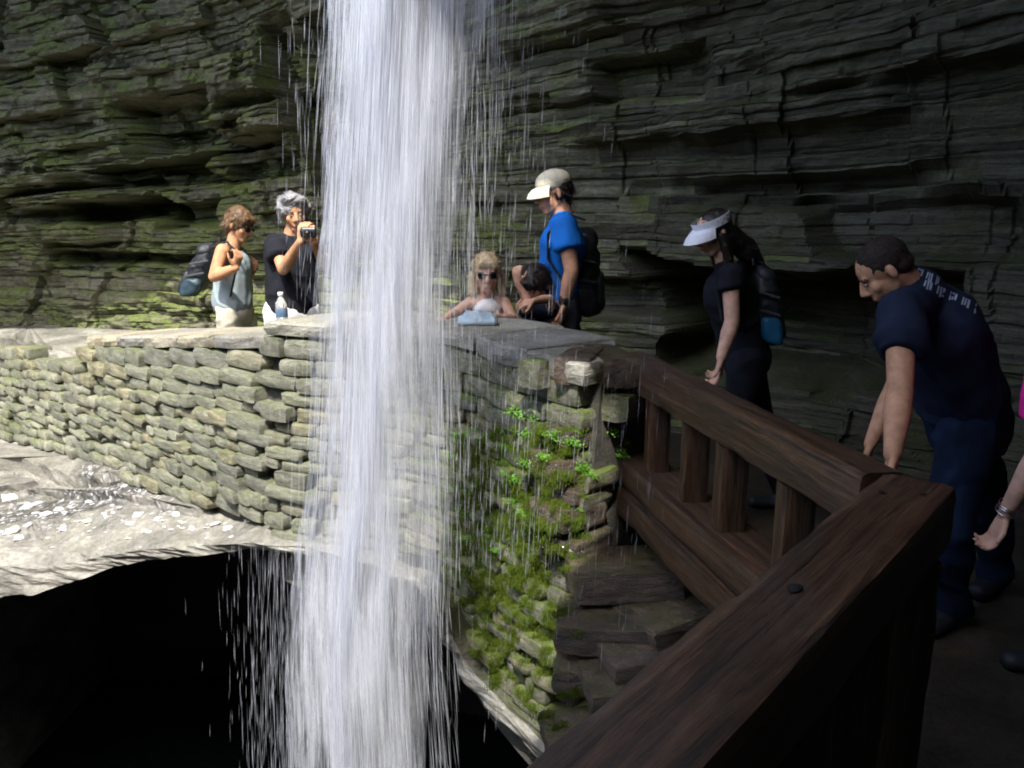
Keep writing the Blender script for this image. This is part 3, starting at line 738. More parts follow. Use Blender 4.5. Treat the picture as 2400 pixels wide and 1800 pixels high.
# ------------------------------------------------------------------ waterfall
def water_mat(name, alpha_lo, alpha_hi, sheet=False):
    m = bpy.data.materials.new(name); m.use_nodes = True; n = m.node_tree.nodes; l = m.node_tree.links; n.clear()
    out = n.new('ShaderNodeOutputMaterial'); df_ = n.new('ShaderNodeBsdfDiffuse'); tr = n.new('ShaderNodeBsdfTranslucent'); tp = n.new('ShaderNodeBsdfTransparent'); gl = n.new('ShaderNodeBsdfGlossy')
    df_.inputs[0].default_value = (.86, .88, .94, 1); tr.inputs[0].default_value = (.86, .89, .96, 1); gl.inputs['Roughness'].default_value = .25
    a = n.new('ShaderNodeMixShader'); a.inputs[0].default_value = .5; l.new(df_.outputs[0], a.inputs[1]); l.new(tr.outputs[0], a.inputs[2])
    a2 = n.new('ShaderNodeMixShader'); a2.inputs[0].default_value = .06; l.new(a.outputs[0], a2.inputs[1]); l.new(gl.outputs[0], a2.inputs[2])
    mx = n.new('ShaderNodeMixShader'); l.new(tp.outputs[0], mx.inputs[1]); l.new(a2.outputs[0], mx.inputs[2]); l.new(mx.outputs[0], out.inputs[0])
    if sheet:
        f = tex(n, l, 26, (1.6, 1.6, .07), 7, .75); g = tex(n, l, 4, (2.2, 2.2, .5), 5, .65)
        r = ramp(n, [(.38, (alpha_lo,) * 3), (.66, (alpha_hi,) * 3)]); l.new(f, r.inputs[0])
        r2 = ramp(n, [(.36, (.08,) * 3), (.64, (1,) * 3)]); l.new(g, r2.inputs[0])
        l.new(mathn(n, l, 'MULTIPLY', r.outputs[0], r2.outputs[0]), mx.inputs[0])
    else: mx.inputs[0].default_value = alpha_hi
    return m
M['veil'] = water_mat('water_veil', .02, .72, True); M['strand'] = water_mat('water_strand', 0, .48)
FY = 2.25
def fall_c(py):   # (centre px, half width px) of the falling water by height in the picture
    return float(np.interp(py, [-900, 0, 300, 600, 900, 1200, 1500, 1800, 2400], [990, 952, 926, 902, 882, 865, 836, 836, 820])), \
           float(np.interp(py, [-900, 0, 300, 600, 900, 1200, 1500, 1800, 2400], [200, 200, 172, 158, 164, 172, 178, 172, 175]))
fall = empty('waterfall', W(900, 900, FY), label='white waterfall dropping in front of the stone wall', cat='waterfall')
PY = np.linspace(-1700, 2600, 90)
for li, (sc_, dy) in enumerate(((.93, .07), (.70, .04), (.42, .02))):
    rows = []
    for py in PY:
        c, h = fall_c(py); r = []
        for k in range(40):
            a = k / 40 * 2 * math.pi
            p = W(c + math.cos(a) * h * sc_, py, FY)
            q = p + Vector((.02 * float(vn(k * .5, py / 160., li, 5)), math.sin(a) * dy, 0)); r.append(tuple(q))
        rows.append(r)
    me = grid_mesh('veil', np.array(rows), closed=True); smooth(me)
    o = link('veil', me, M['veil']); keep(o, fall)
rw = random.Random(5)
def streaks(name, N, gen):
    V_, F_ = [], []
    for _ in range(N):
        g = gen()
        if g is None: continue
        top, bot, r, ph = g; i = len(V_); mid = top.lerp(bot, .6)
        for k in range(3):
            a = ph + k * 2.094; V_.append(mid + Vector((math.cos(a) * r, math.sin(a) * r, 0)))
        V_.append(top); V_.append(bot)
        for k in range(3):
            j = (k + 1) % 3; F_.append((i + k, i + j, i + 3)); F_.append((i + j, i + k, i + 4))
    me = mesh_from(name, V_, F_); o = link(name, me, M['strand']); keep(o, fall); o['kind'] = 'stuff'; return o
centers = [(rw.gauss(0, .5), rw.uniform(.05, .22), rw.uniform(.4, 1)) for _ in range(16)]
def g_main():
    py = rw.uniform(-300, 1950); c, h = fall_c(py)
    if rw.random() < .68:
        a, sd, wt = rw.choice(centers); f = a + rw.gauss(0, sd) + .12 * math.sin(py / 260 + a * 6)
    else: f = rw.gauss(-.05, .55)
    if abs(f) > rw.choice((rw.uniform(.6, 1.1), rw.uniform(.8, 1.4))): return None
    dn_ = float(vn(f * 5, py / 420., 1.0, 9))
    if dn_ < rw.uniform(-1.2, .3) : return None
    L = rw.uniform(.05, .38); p = W(c + f * h, py, FY + rw.gauss(0, .035)); slope = (fall_c(py + 200)[0] - c) / 200
    b_ = p + Vector((slope * L * .9 + f * .012, 0, -L)); return p, b_, rw.choice((.0003, .0004, .0005, .0007, .0011)), rw.random() * 6
streaks('water_strands', 21000, g_main)
def g_spray():
    z = rw.random()
    if z < .45: px, py = 1060 + abs(rw.gauss(0, 130)), rw.uniform(-50, 1300)
    elif z < .72: px, py = rw.gauss(655, 60), rw.uniform(1250, 1850)
    elif z < .9: px, py = rw.gauss(1330, 110), rw.uniform(800, 1700)
    else: px, py = rw.gauss(720, 40), rw.uniform(0, 1200)
    p = W(px, py, FY + rw.uniform(-.15, .25)); L = rw.choice((rw.uniform(.03, .07), rw.uniform(.05, .15))); return p, p + Vector((-.004, 0, -L)), rw.choice((.0003, .0004, .0005, .0008)), rw.random() * 6
streaks('water_droplets', 1700, g_spray)
def g_ll():
    px, py = rw.gauss(665, 45), rw.uniform(1270, 1900); p = W(px, py, FY + rw.uniform(-.1, .1)); L = rw.uniform(.05, .25)
    return p, p + Vector((-.01, 0, -L)), rw.choice((.0003, .0004, .0006)), rw.random() * 6
streaks('water_strands', 260, g_ll)

# ------------------------------------------------------------------ loose pale shards on the ledge, plants, moss
def shard_mesh(i):
    r = random.Random(i); n = r.choice((4, 5, 6)); pts = [(math.cos(k / n * 6.28 + r.uniform(-.3, .3)) * r.uniform(.6, 1), math.sin(k / n * 6.28 + r.uniform(-.3, .3)) * r.uniform(.5, .9)) for k in range(n)]
    v = [(x, y, .12 + r.uniform(-.05, .05)) for x, y in pts] + [(x * 1.05, y * 1.05, -.12) for x, y in pts]
    f = [tuple(range(n)), tuple(range(2 * n - 1, n - 1, -1))] + [(k, k + n, (k + 1) % n + n, (k + 1) % n) for k in range(n)]
    me = mesh_from('stone_shard', v, f); me.materials.append(M['shard']); return me
SH = [shard_mesh(i) for i in range(10)]
ra = random.Random(3)
spots = [(20, 1170, 34), (60, 1190, 30), (90, 1180, 22), (110, 1205, 26), (140, 1195, 22), (30, 1245, 30), (45, 1262, 22), (65, 1232, 20), (212, 1176, 20), (150, 1240, 26), (205, 1222, 18), (305, 1230, 20),
         (325, 1208, 24), (416, 1207, 22), (340, 1245, 14), (450, 1240, 20), (505, 1228, 22), (535, 1238, 18), (580, 1222, 22), (410, 1152, 14), (370, 1215, 12), (125, 1283, 12), (280, 1190, 16), (245, 1205, 14)]
for _ in range(75): spots.append((ra.uniform(0, 600), ra.gauss(1215, 26), ra.uniform(5, 13)))
SPL = {0: 'largest white flat shard at the edge of the pale heap on the ledge', 5: 'white flat shard lying alone nearest the dark hole at the far left of the ledge', 13: 'bluish pale upright shard just below the end of the lower bedrock slab',
       16: 'tan shard lying on the ledge between pale ones near the falling water', 18: 'grey shard on the ledge closest to the falling water', 8: 'white shard lying against the front of the lower bedrock slab', 21: 'lone small shard on the smooth rock towards the lip of the ledge',
       9: 'white shard nearest the lip on the right of the pale heap', 12: 'pale shard standing out in the middle of the ledge below the wall'}
for si_, (px, py, sz) in enumerate(spots):
    h_, nn = hit(LB, px, py)
    if h_ is None or nn is None or h_.y > 6: continue
    o = bpy.data.objects.new('stone_shard', ra.choice(SH)); C.objects.link(o)
    r = sz / F * h_.y * .62
    o.location = h_ + Vector((0, 0, r * .15)); o.rotation_euler = (ra.uniform(-.25, .25), ra.uniform(-.25, .25), ra.uniform(0, 6.28)); o.scale = (r * 1.2, r * 1.5, r * .8)
    tag(o, SPL.get(si_, 'small pale flat shard of shale lying on the bedrock ledge below the wall'), 'stone', 'loose shards of shale on the ledge')

m, t, n, l, b = newmat('bright_leaf'); oi = tex(n, l, 40); r = ramp(n, [(.3, (.045, .15, .010)), (.7, (.17, .40, .035))]); l.new(oi, r.inputs[0]); l.new(r.outputs[0], b.inputs['Base Color'])
b.inputs['Roughness'].default_value = .5; M['leaf'] = m
M['mossm'] = simple('moss_tuft', (.075, .11, .012), .95, .1, .5, 60)
def leaf_clump(i, n_=330, kind='leaf'):
    r = random.Random(i * 9 + 1); v, f = [], []
    for _ in range(n_):
        c = Vector((r.gauss(0, .34), r.gauss(0, .24), r.gauss(0, .24))); 
        if c.length > 1.25: continue
        s = r.uniform(.035, .095) if kind == 'leaf' else r.uniform(.02, .045)
        nrm = Vector((r.gauss(0, .5), r.gauss(-.3, .5), 1)).normalized(); a = nrm.orthogonal().normalized(); a.rotate(Matrix.Rotation(r.random() * 6.28, 3, nrm)); b_ = nrm.cross(a)
        k = len(v)
        if kind == 'leaf':
            for (p, q) in ((-1, 0), (-.3, .7), (.6, .55), (1, 0), (.6, -.55), (-.3, -.7)): v.append(c + a * s * p + b_ * s * q)
            f.append(tuple(range(k, k + 6)))
        else:
            v += [c + a * s, c - a * s * .5 + b_ * s, c - Vector((0, 0, r.uniform(.1, .35)))]; f.append((k, k + 1, k + 2))
    return mesh_from('leafy_plant' if kind == 'leaf' else 'moss', v, f)
LC = [leaf_clump(i) for i in range(5)]
for q in LC: q.materials.append(M['leaf'])
MC = [leaf_clump(i + 20, 500, 'moss') for i in range(3)]
for q in MC: q.materials.append(M['mossm'])
# a surface to rest plants on: everything of the wall
vs, fs = [], []
bpy.context.view_layer.update()
for o in [x for x in C.objects if x.type == 'MESH' and (x.parent in (wall, pier)) and x.data.users > 0]:
    k = len(vs); mw = o.matrix_world; vs += [mw @ v.co for v in o.data.vertices]; fs += [tuple(k + i for i in p.vertices) for p in o.data.polygons]
WB = BVHTree.FromPolygons(vs, fs)
def plantlabel(i): return None
pl = [(1225, 975, 30, 'topmost and largest clump of bright green leaves growing under the coping of the wall'), (1275, 985, 26, None), (1305, 1020, 20, None), (1240, 1018, 22, None), (1340, 1035, 18, None), (1432, 1010, 20, 'clump of bright green leaves beside the brown corner block'), (1450, 1060, 22, 'bright green leaves hanging below the corner block near the fence'), (1465, 1035, 14, None),
      (1195, 1050, 18, None), (1235, 1085, 18, None), (1280, 1075, 16, None), (1365, 1095, 18, None), (1385, 1115, 14, None), (1180, 1090, 14, None), (1215, 1125, 16, None), (1125, 1140, 13, None), (1090, 1195, 14, None), (1205, 1180, 16, None), (1235, 1205, 16, None), (1150, 1240, 14, None), (1165, 1290, 12, None), (1095, 1265, 12, None), (1250, 1240, 12, None), (1275, 1260, 12, None), (1145, 1020, 10, None)]
pl += [(ra.uniform(1060, 1370), ra.uniform(1000, 1330), ra.uniform(6, 12), None) for _ in range(26)]
for i, (px, py, sz, lb) in enumerate(pl):
    h_, nn = hit(WB, px, py)
    if h_ is None or h_.y > 4.2: continue
    o = bpy.data.objects.new('leafy_plant', LC[i % 5]); C.objects.link(o); r = sz / F * h_.y * 1.45
    o.location = h_ + nn * r * .10; o.scale = (r * 1.25, r, r * .8); o.rotation_euler = (0, .3, ra.uniform(-.4, .4))
    tag(o, lb or 'small clump of bright green leaves growing from a joint of the mossy wall end', 'plant', 'small green plants on the mossy end of the wall')
bmx = bmesh.new()
for _ in range(560):
    px = ra.gauss(1190, 100); py = ra.gauss(1270, 190)
    if px > 1370 or px < 1040 or py < 1000: continue
    h_, nn = hit(WB, px, py)
    if h_ is None: h_, nn = hit(LB, px, py)
    if h_ is None or h_.y > 4: continue
    t = ra.choice(MC).copy(); r = ra.uniform(.018, .045); t.transform(Matrix.Translation(h_ + nn * r * .05) @ Matrix.Rotation(ra.uniform(-.5, .5), 4, 'Z') @ Matrix.Diagonal((r * 1.3, r * .7, r * 1.2, 1))); bmx.from_mesh(t); bpy.data.meshes.remove(t)
me = bpy.data.meshes.new('moss'); bmx.to_mesh(me); bmx.free()
o = link('moss', me, M['mossm']); tag(o, 'olive moss hanging on the damp end of the stone wall', 'moss', kind='stuff')
#PEOPLE
# ------------------------------------------------------------------ people
def add_limb(bm, A, B, ra, rb, side=None, fa=1.0, fb=None, segs=14, eb=1.0):
    """tapered capsule; cross-section radius r along side, r*f across it"""
    A, B = Vector(A), Vector(B); fb = fa if fb is None else fb
    ax = B - A; L = ax.length
    if L < 1e-5: ax = Vector((0, 0, 1)); L = 1e-5
    ax = ax.normalized()
    if side is None: side = ax.orthogonal()
    side = (side - ax * side.dot(ax)).normalized(); oth = ax.cross(side)
    rings = []
    for k in range(5):
        a = math.pi / 2 * (k + .3) / 5; rings.append((-math.cos(a), math.sin(a), 0))
    rings.append((0, 1, 0)); rings.append((0, 1, 1))
    for k in range(5):
        a = math.pi / 2 * (k + .7) / 5; rings.append((math.sin(a), math.cos(a), 1))
    prev = None; first = None
    for (t, q, e) in rings:
        c, r, f = (A, ra, fa) if e == 0 else (B, rb, fb)
        row = []
        for i in range(segs):
            th = i / segs * 2 * math.pi
            row.append(bm.verts.new(c + ax * (t * (eb if e else 1) * min(r, r * f * 1.0 if f < 1 else r)) + side * (math.cos(th) * r * q) + oth * (math.sin(th) * r * f * q)))
        if prev:
            for i in range(segs): j = (i + 1) % segs; bm.faces.new((prev[i], prev[j], row[j], row[i]))
        else: first = row
        prev = row
    bm.faces.new(first[::-1]); bm.faces.new(prev)
def add_ell(bm, c, X, Y_, Z_, rx, ry, rz, segs=16, rings=10):
    mt = Matrix((X * rx, Y_ * ry, Z_ * rz)).transposed().to_4x4(); mt.translation = Vector(c)
    bmesh.ops.create_uvsphere(bm, u_segments=segs, v_segments=rings, radius=1, matrix=mt)
def finish(name, bm, voxel, mat, parent, smooth_n=4, wr=0, wrs=12, wstretch=(1, 1, 1), seed=0):
    bmesh.ops.recalc_face_normals(bm, faces=bm.faces)
    me = bpy.data.meshes.new(name); bm.to_mesh(me); bm.free()
    o = bpy.data.objects.new(name, me); C.objects.link(o)
    r = o.modifiers.new('r', 'REMESH'); r.mode = 'VOXEL'; r.voxel_size = voxel; r.use_smooth_shade = True
    if smooth_n: k = o.modifiers.new('s', 'SMOOTH'); k.factor = .5; k.iterations = smooth_n
    bpy.context.view_layer.update(); dg = bpy.context.evaluated_depsgraph_get()
    m2 = bpy.data.meshes.new_from_object(o.evaluated_get(dg)); o.modifiers.clear(); o.data = m2; m2.name = name; bpy.data.meshes.remove(me)
    if wr:
        n = len(m2.vertices); co = np.empty(n * 3, np.float32); m2.vertices.foreach_get('co', co); co = co.reshape(-1, 3)
        no = np.empty(n * 3, np.float32); m2.vertices.foreach_get('normal', no); no = no.reshape(-1, 3)
        d = wr * fbm(co[:, 0] * wrs * wstretch[0], co[:, 1] * wrs * wstretch[1], co[:, 2] * wrs * wstretch[2], seed, 3)
        fold = 1 - np.abs(fbm(co[:, 0] * wrs * .5 + co[:, 2] * wrs * .35, co[:, 1] * wrs * .5, co[:, 2] * wrs * .45 - co[:, 0] * wrs * .2, seed + 4, 2)) * 4
        d = d + wr * 1.1 * np.clip(fold, 0, 1)
        co = co + no * d[:, None]; m2.vertices.foreach_set('co', co.reshape(-1)); m2.update()
    m2.materials.clear(); m2.materials.append(mat); smooth(m2)
    keep(o, parent); return o
def frame(f, up=Vector((0, 0, 1))):
    f = Vector(f).normalized(); r = f.cross(up).normalized(); u = r.cross(f).normalized(); return r, f, u
def head(bm, c, r, f, u, h):
    """c centre of the skull, h head height"""
    k = h / .225
    P = lambda x, y, z: c + r * (x * k) + f * (y * k) + u * (z * k)
    add_ell(bm, P(0, -.012, .030), r, f, u, .074*k, .094*k, .082*k)
    add_ell(bm, P(0, .028, -.030), r, f, u, .058*k, .062*k, .070*k)
    add_ell(bm, P(0, .045, -.085), r, f, u, .036*k, .034*k, .026*k)
    add_limb(bm, P(.035, -.005, -.055), P(.018, .055, -.088), .022*k, .018*k); add_limb(bm, P(-.035, -.005, -.055), P(-.018, .055, -.088), .022*k, .018*k)
    add_limb(bm, P(0, .083, .012), P(0, .102, -.022), .010*k, .0135*k)
    add_limb(bm, P(.012, .092, -.029), P(-.012, .092, -.029), .010*k, .010*k)
    add_limb(bm, P(-.036, .071, .024), P(.036, .071, .024), .009*k, .009*k)
    add_limb(bm, P(-.020, .081, -.056), P(.020, .081, -.056), .008*k, .008*k); add_limb(bm, P(-.017, .079, -.066), P(.017, .079, -.066), .008*k, .008*k)
    for sx in (1, -1):
        add_ell(bm, P(.040*sx, .052, -.022), r, f, u, .022*k, .022*k, .026*k, 10, 8)
        add_ell(bm, P(.077*sx, -.010, -.008), (r*.35*sx - f).normalized(), f, u, .004*k, .017*k, .030*k, 10, 8)
        add_ell(bm, P(.079*sx, -.014, -.004), r, f, u, .009*k, .014*k, .028*k, 10, 8)
    return P, k
def hand(bm, wr, d, n, thumb, s, curl=.35, spread=.10):
    """wr wrist, d finger direction, n palm normal (curl side), thumb direction"""
    d = Vector(d).normalized(); n = Vector(n); n = (n - d * n.dot(d)).normalized(); t = Vector(thumb); t = (t - d * t.dot(d) - n * t.dot(n)).normalized()
    P = lambda a, b_, c: wr + d * a * s + t * b_ * s + n * c * s
    add_limb(bm, P(.02, 0, 0), P(.075, .0, 0), .033*s, .040*s, side=t, fa=.42)
    for i, (b0, L) in enumerate(((.030, .072), (.010, .080), (-.010, .075), (-.030, .060))):
        p = P(.085, b0, 0); dirn = (d + t * (b0 * spread * 30)).normalized(); ang = curl * (1 + .12 * i)
        for q, ll in enumerate((.45, .32, .26)):
            ax = dirn.cross(n); dirn = (Matrix.Rotation(ang * (.8 + .3 * q), 3, ax) @ dirn).normalized() if ax.length else dirn
            e = p + dirn * L * ll * s; add_limb(bm, p, e, (.0095 - .0008*q)*s, (.0088 - .0008*q)*s, segs=8); p = e
    p = P(.025, .030, .008); q = P(.055, .058, .020); e = P(.085, .068, .034 if curl > .3 else .02)
    add_limb(bm, p, q, .013*s, .011*s, segs=8); add_limb(bm, q, e, .0105*s, .009*s, segs=8)
def eyes(person, P, k, r, f, u, smile=False):
    for sx in (1, -1):
        bm = bmesh.new(); add_ell(bm, P(.030*sx, .078, .006), r, f, u, .010*k, .006*k, .0045*k, 10, 8)
        me = bpy.data.meshes.new('eye'); bm.to_mesh(me); bm.free(); o = link('eye', me, M['eye']); keep(o, person)
        bm = bmesh.new(); add_ell(bm, P(.031*sx, .0825, .006), r, f, u, .005*k, .003*k, .005*k, 8, 6)
        me = bpy.data.meshes.new('iris'); bm.to_mesh(me); bm.free(); i = link('iris', me, M['iris']); i.parent = o; 
        i.matrix_basis = Matrix.Translation(-person.location); i.location = Vector((0, 0, 0))
    bm = bmesh.new()
    for sx in (1, -1): add_limb(bm, P(.017*sx, .084, .026), P(.046*sx, .070, .028), .0035*k, .0025*k, segs=6)
    me = bpy.data.meshes.new('eyebrows'); bm.to_mesh(me); bm.free(); o = link('eyebrows', me, M['hair_dark']); keep(o, person)
    bm = bmesh.new(); add_limb(bm, P(-.020, .0865, -.061), P(.020, .0865, -.061), .0042*k, .0042*k, segs=6)
    me = bpy.data.meshes.new('mouth'); bm.to_mesh(me); bm.free(); o = link('mouth', me, M['lip']); keep(o, person)
def shades(person, P, k, name='sunglasses'):
    bm = bmesh.new()
    for sx in (1, -1):
        add_limb(bm, P(.024*sx, .096, .004), P(.046*sx, .086, .005), .024*k, .023*k, side=P(0,0,1) - P(0,0,0), fa=.35, segs=10)
        add_limb(bm, P(.060*sx, .072, .012), P(.080*sx, -.015, .008), .0035*k, .003*k, segs=6)
    add_limb(bm, P(-.02, .098, .010), P(.02, .098, .010), .004*k, .004*k, segs=6)
    return finish(name, bm, .003, M['glass_dark'], person, 1)
def arm(bm, sh, el, wr, s, fat=1.0):
    add_limb(bm, sh, el, .046*s*fat, .036*s*fat); add_limb(bm, el, el.lerp(wr, .35), .036*s*fat, .038*s*fat); add_limb(bm, el.lerp(wr, .35), wr, .038*s*fat, .024*s*fat)
def leg(bm, hip, kn, an, s, extra=0):
    add_limb(bm, hip, kn, .082*s + extra, .055*s + extra); add_limb(bm, kn, kn.lerp(an, .35), .053*s + extra, .054*s + extra); add_limb(bm, kn.lerp(an, .35), an, .054*s + extra, .034*s + extra)
def foot(bm, an, f, s, extra=0):
    g = Vector((an.x, an.y, an.z - .055*s)); add_limb(bm, g - f*.03*s, g + f*.15*s, .036*s + extra, .034*s + extra, side=f.cross(Vector((0,0,1))), fa=.8)
    add_limb(bm, an, g, .036*s + extra, .04*s + extra)
def torso(bm, neck, pel, side, s, wc, ww, wh, depth, belly=0, fwd=None):
    """neck base, pelvis centre; half widths of chest, waist, hips"""
    ch = neck.lerp(pel, .28); wa = neck.lerp(pel, .66)
    if fwd is not None: wa = wa + fwd * belly
    add_limb(bm, ch, wa, wc, ww, side=side, fa=depth, fb=depth * 1.05); add_limb(bm, wa, pel, ww, wh, side=side, fa=depth * 1.05, fb=depth * 1.02)
def person_root(loc, label):
    return empty('person', loc, label=label, cat='person')
def hairdo(person, P, k, mat, specs, wr=.004, wrs=40, st=(1, 1, .3), seed=1, name='hair', cut=None):
    bm = bmesh.new()
    r = (P(1, 0, 0) - P(0, 0, 0)).normalized(); f = (P(0, 1, 0) - P(0, 0, 0)).normalized(); u = (P(0, 0, 1) - P(0, 0, 0)).normalized()
    for sp in specs:
        if len(sp) == 2: (c, q) = sp; add_ell(bm, P(*c), r, f, u, q[0]*k, q[1]*k, q[2]*k)
        else: add_limb(bm, P(*sp[0]), P(*sp[1]), sp[2]*k, sp[3]*k)
    o = finish(name, bm, .0055, mat, person, 2, wr, wrs, st, seed)
    rr = random.Random(seed * 5 + len(specs)); V_, F_ = [], []; n = len(o.data.vertices); short = mat is M['hair_short']; N_ = 1500 if short else 900
    off = person.location
    for _ in range(N_):
        v = o.data.vertices[rr.randrange(n)]; nn = v.normal; p = v.co + nn * -.001
        d = (-u * .9 - f * .25 + nn * .12) if not short else (nn + f * .2)
        rel = (v.co + o.location + off - P(0, 0, 0))
        if not short and rel.dot(u) > .05 * k: d = (-f * .8 if rr.random() < .5 else f * .5) + r * (1 if rel.dot(r) > 0 else -1) * .6 - u * .2
        d = d - nn * d.dot(nn) * (.85 if not short else 0); d = (d + Vector((rr.gauss(0, .25), rr.gauss(0, .25), rr.gauss(0, .2)))).normalized()
        L = (.0035 if short else rr.uniform(.02, .05)) * k; w_ = nn.cross(d).normalized() * (.0011 if short else .0016) * k
        p2 = p + d * L * .5 + nn * (.004 if not short else .001) * k; p3 = p + d * L + nn * (.001 if not short else .002) * k
        i = len(V_); V_ += [p - w_, p + w_, p2 + w_, p2 - w_, p3]; F_ += [(i, i+1, i+2, i+3), (i+3, i+2, i+4)]
    hs = link('hair_strands', mesh_from('hair_strands', V_, F_), mat); hs.parent = o; hs['kind'] = 'stuff'
    return o
def sbox(bm, c, r, f, u, hx, hy, hz, p=4.5, taper=.12, sag=.0):
    m_ = bmesh.new(); bmesh.ops.create_cube(m_, size=2); bmesh.ops.subdivide_edges(m_, edges=m_.edges[:], cuts=7, use_grid_fill=True)
    idx = {}
    for v in m_.verts:
        q = v.co; l = (abs(q.x)**p + abs(q.y)**p + abs(q.z)**p) ** (1 / p); q = q / l
        t = 1 - taper * (q.z * .5 + .5)
        idx[v] = bm.verts.new(c + r * q.x * hx * t + f * (q.y * hy * t + sag * (1 - q.z) * .5) + u * q.z * hz)
    for fc in m_.faces: bm.faces.new([idx[v] for v in fc.verts])
    m_.free()
def backpack(label, c, r, f, u, w, h, d, mats, extra=None):
    """c centre; f points away from the back of the wearer; r across the back"""
    root = empty('backpack', c - u * h * .5, label=label, cat='backpack')
    def bx(name, args, mat, wr=.006, vox=.009):
        bm = bmesh.new(); sbox(bm, *args); return finish(name, bm, vox, mat, root, 3, wr, 16, seed=int(args[4] * 1000))
    bx('pack_body', (c, r, f, u, w / 2, d / 2, h / 2, 3.6, .25, d * .10), mats[0], .009)
    bx('front_pocket', (c + f * d * .50 - u * h * .20, r, f, u, w * .36, d * .18, h * .22, 4, .15), mats[2], .004)
    bx('lid', (c + f * d * .06 + u * h * .40, r, f, u, w * .40, d * .44, h * .12, 3, .2), mats[0], .006)
    for sx in (-1, 1):
        bx('side_pocket', (c + r * sx * w * .44 - u * h * .30 + f * d * .05, r, f, u, w * .13, d * .40, h * .17, 3.2, .05), mats[1], .006, .007)
        for k_ in (-.05, .18):
            bm = bmesh.new(); add_limb(bm, c + r * sx * w * .49 + u * h * k_ - f * d * .35, c + r * sx * w * .49 + u * h * (k_ - .03) + f * d * .40, .009, .009, side=u, fa=.4, segs=8)
            finish('compression_strap', bm, .004, M['pack_trim'], root, 1)
    bm = bmesh.new(); a_ = c + u * h * .50 - f * d * .4
    add_limb(bm, a_ - r * .03, a_ - r * .025 + u * .03, .006, .006, segs=8); add_limb(bm, a_ - r * .025 + u * .03, a_ + r * .025 + u * .03, .006, .006, segs=8); add_limb(bm, a_ + r * .025 + u * .03, a_ + r * .03, .006, .006, segs=8)
    finish('haul_loop', bm, .004, mats[0], root, 1)
    return root
def strap(person, pts, r_, mat, side, parent=None):
    bm = bmesh.new()
    for a, b_ in zip(pts, pts[1:]): add_limb(bm, a, b_, r_, r_, side=side, fa=.3, segs=8)
    o = finish('shoulder_strap', bm, .006, mat, person, 2); return o

UP = Vector((0, 0, 1))
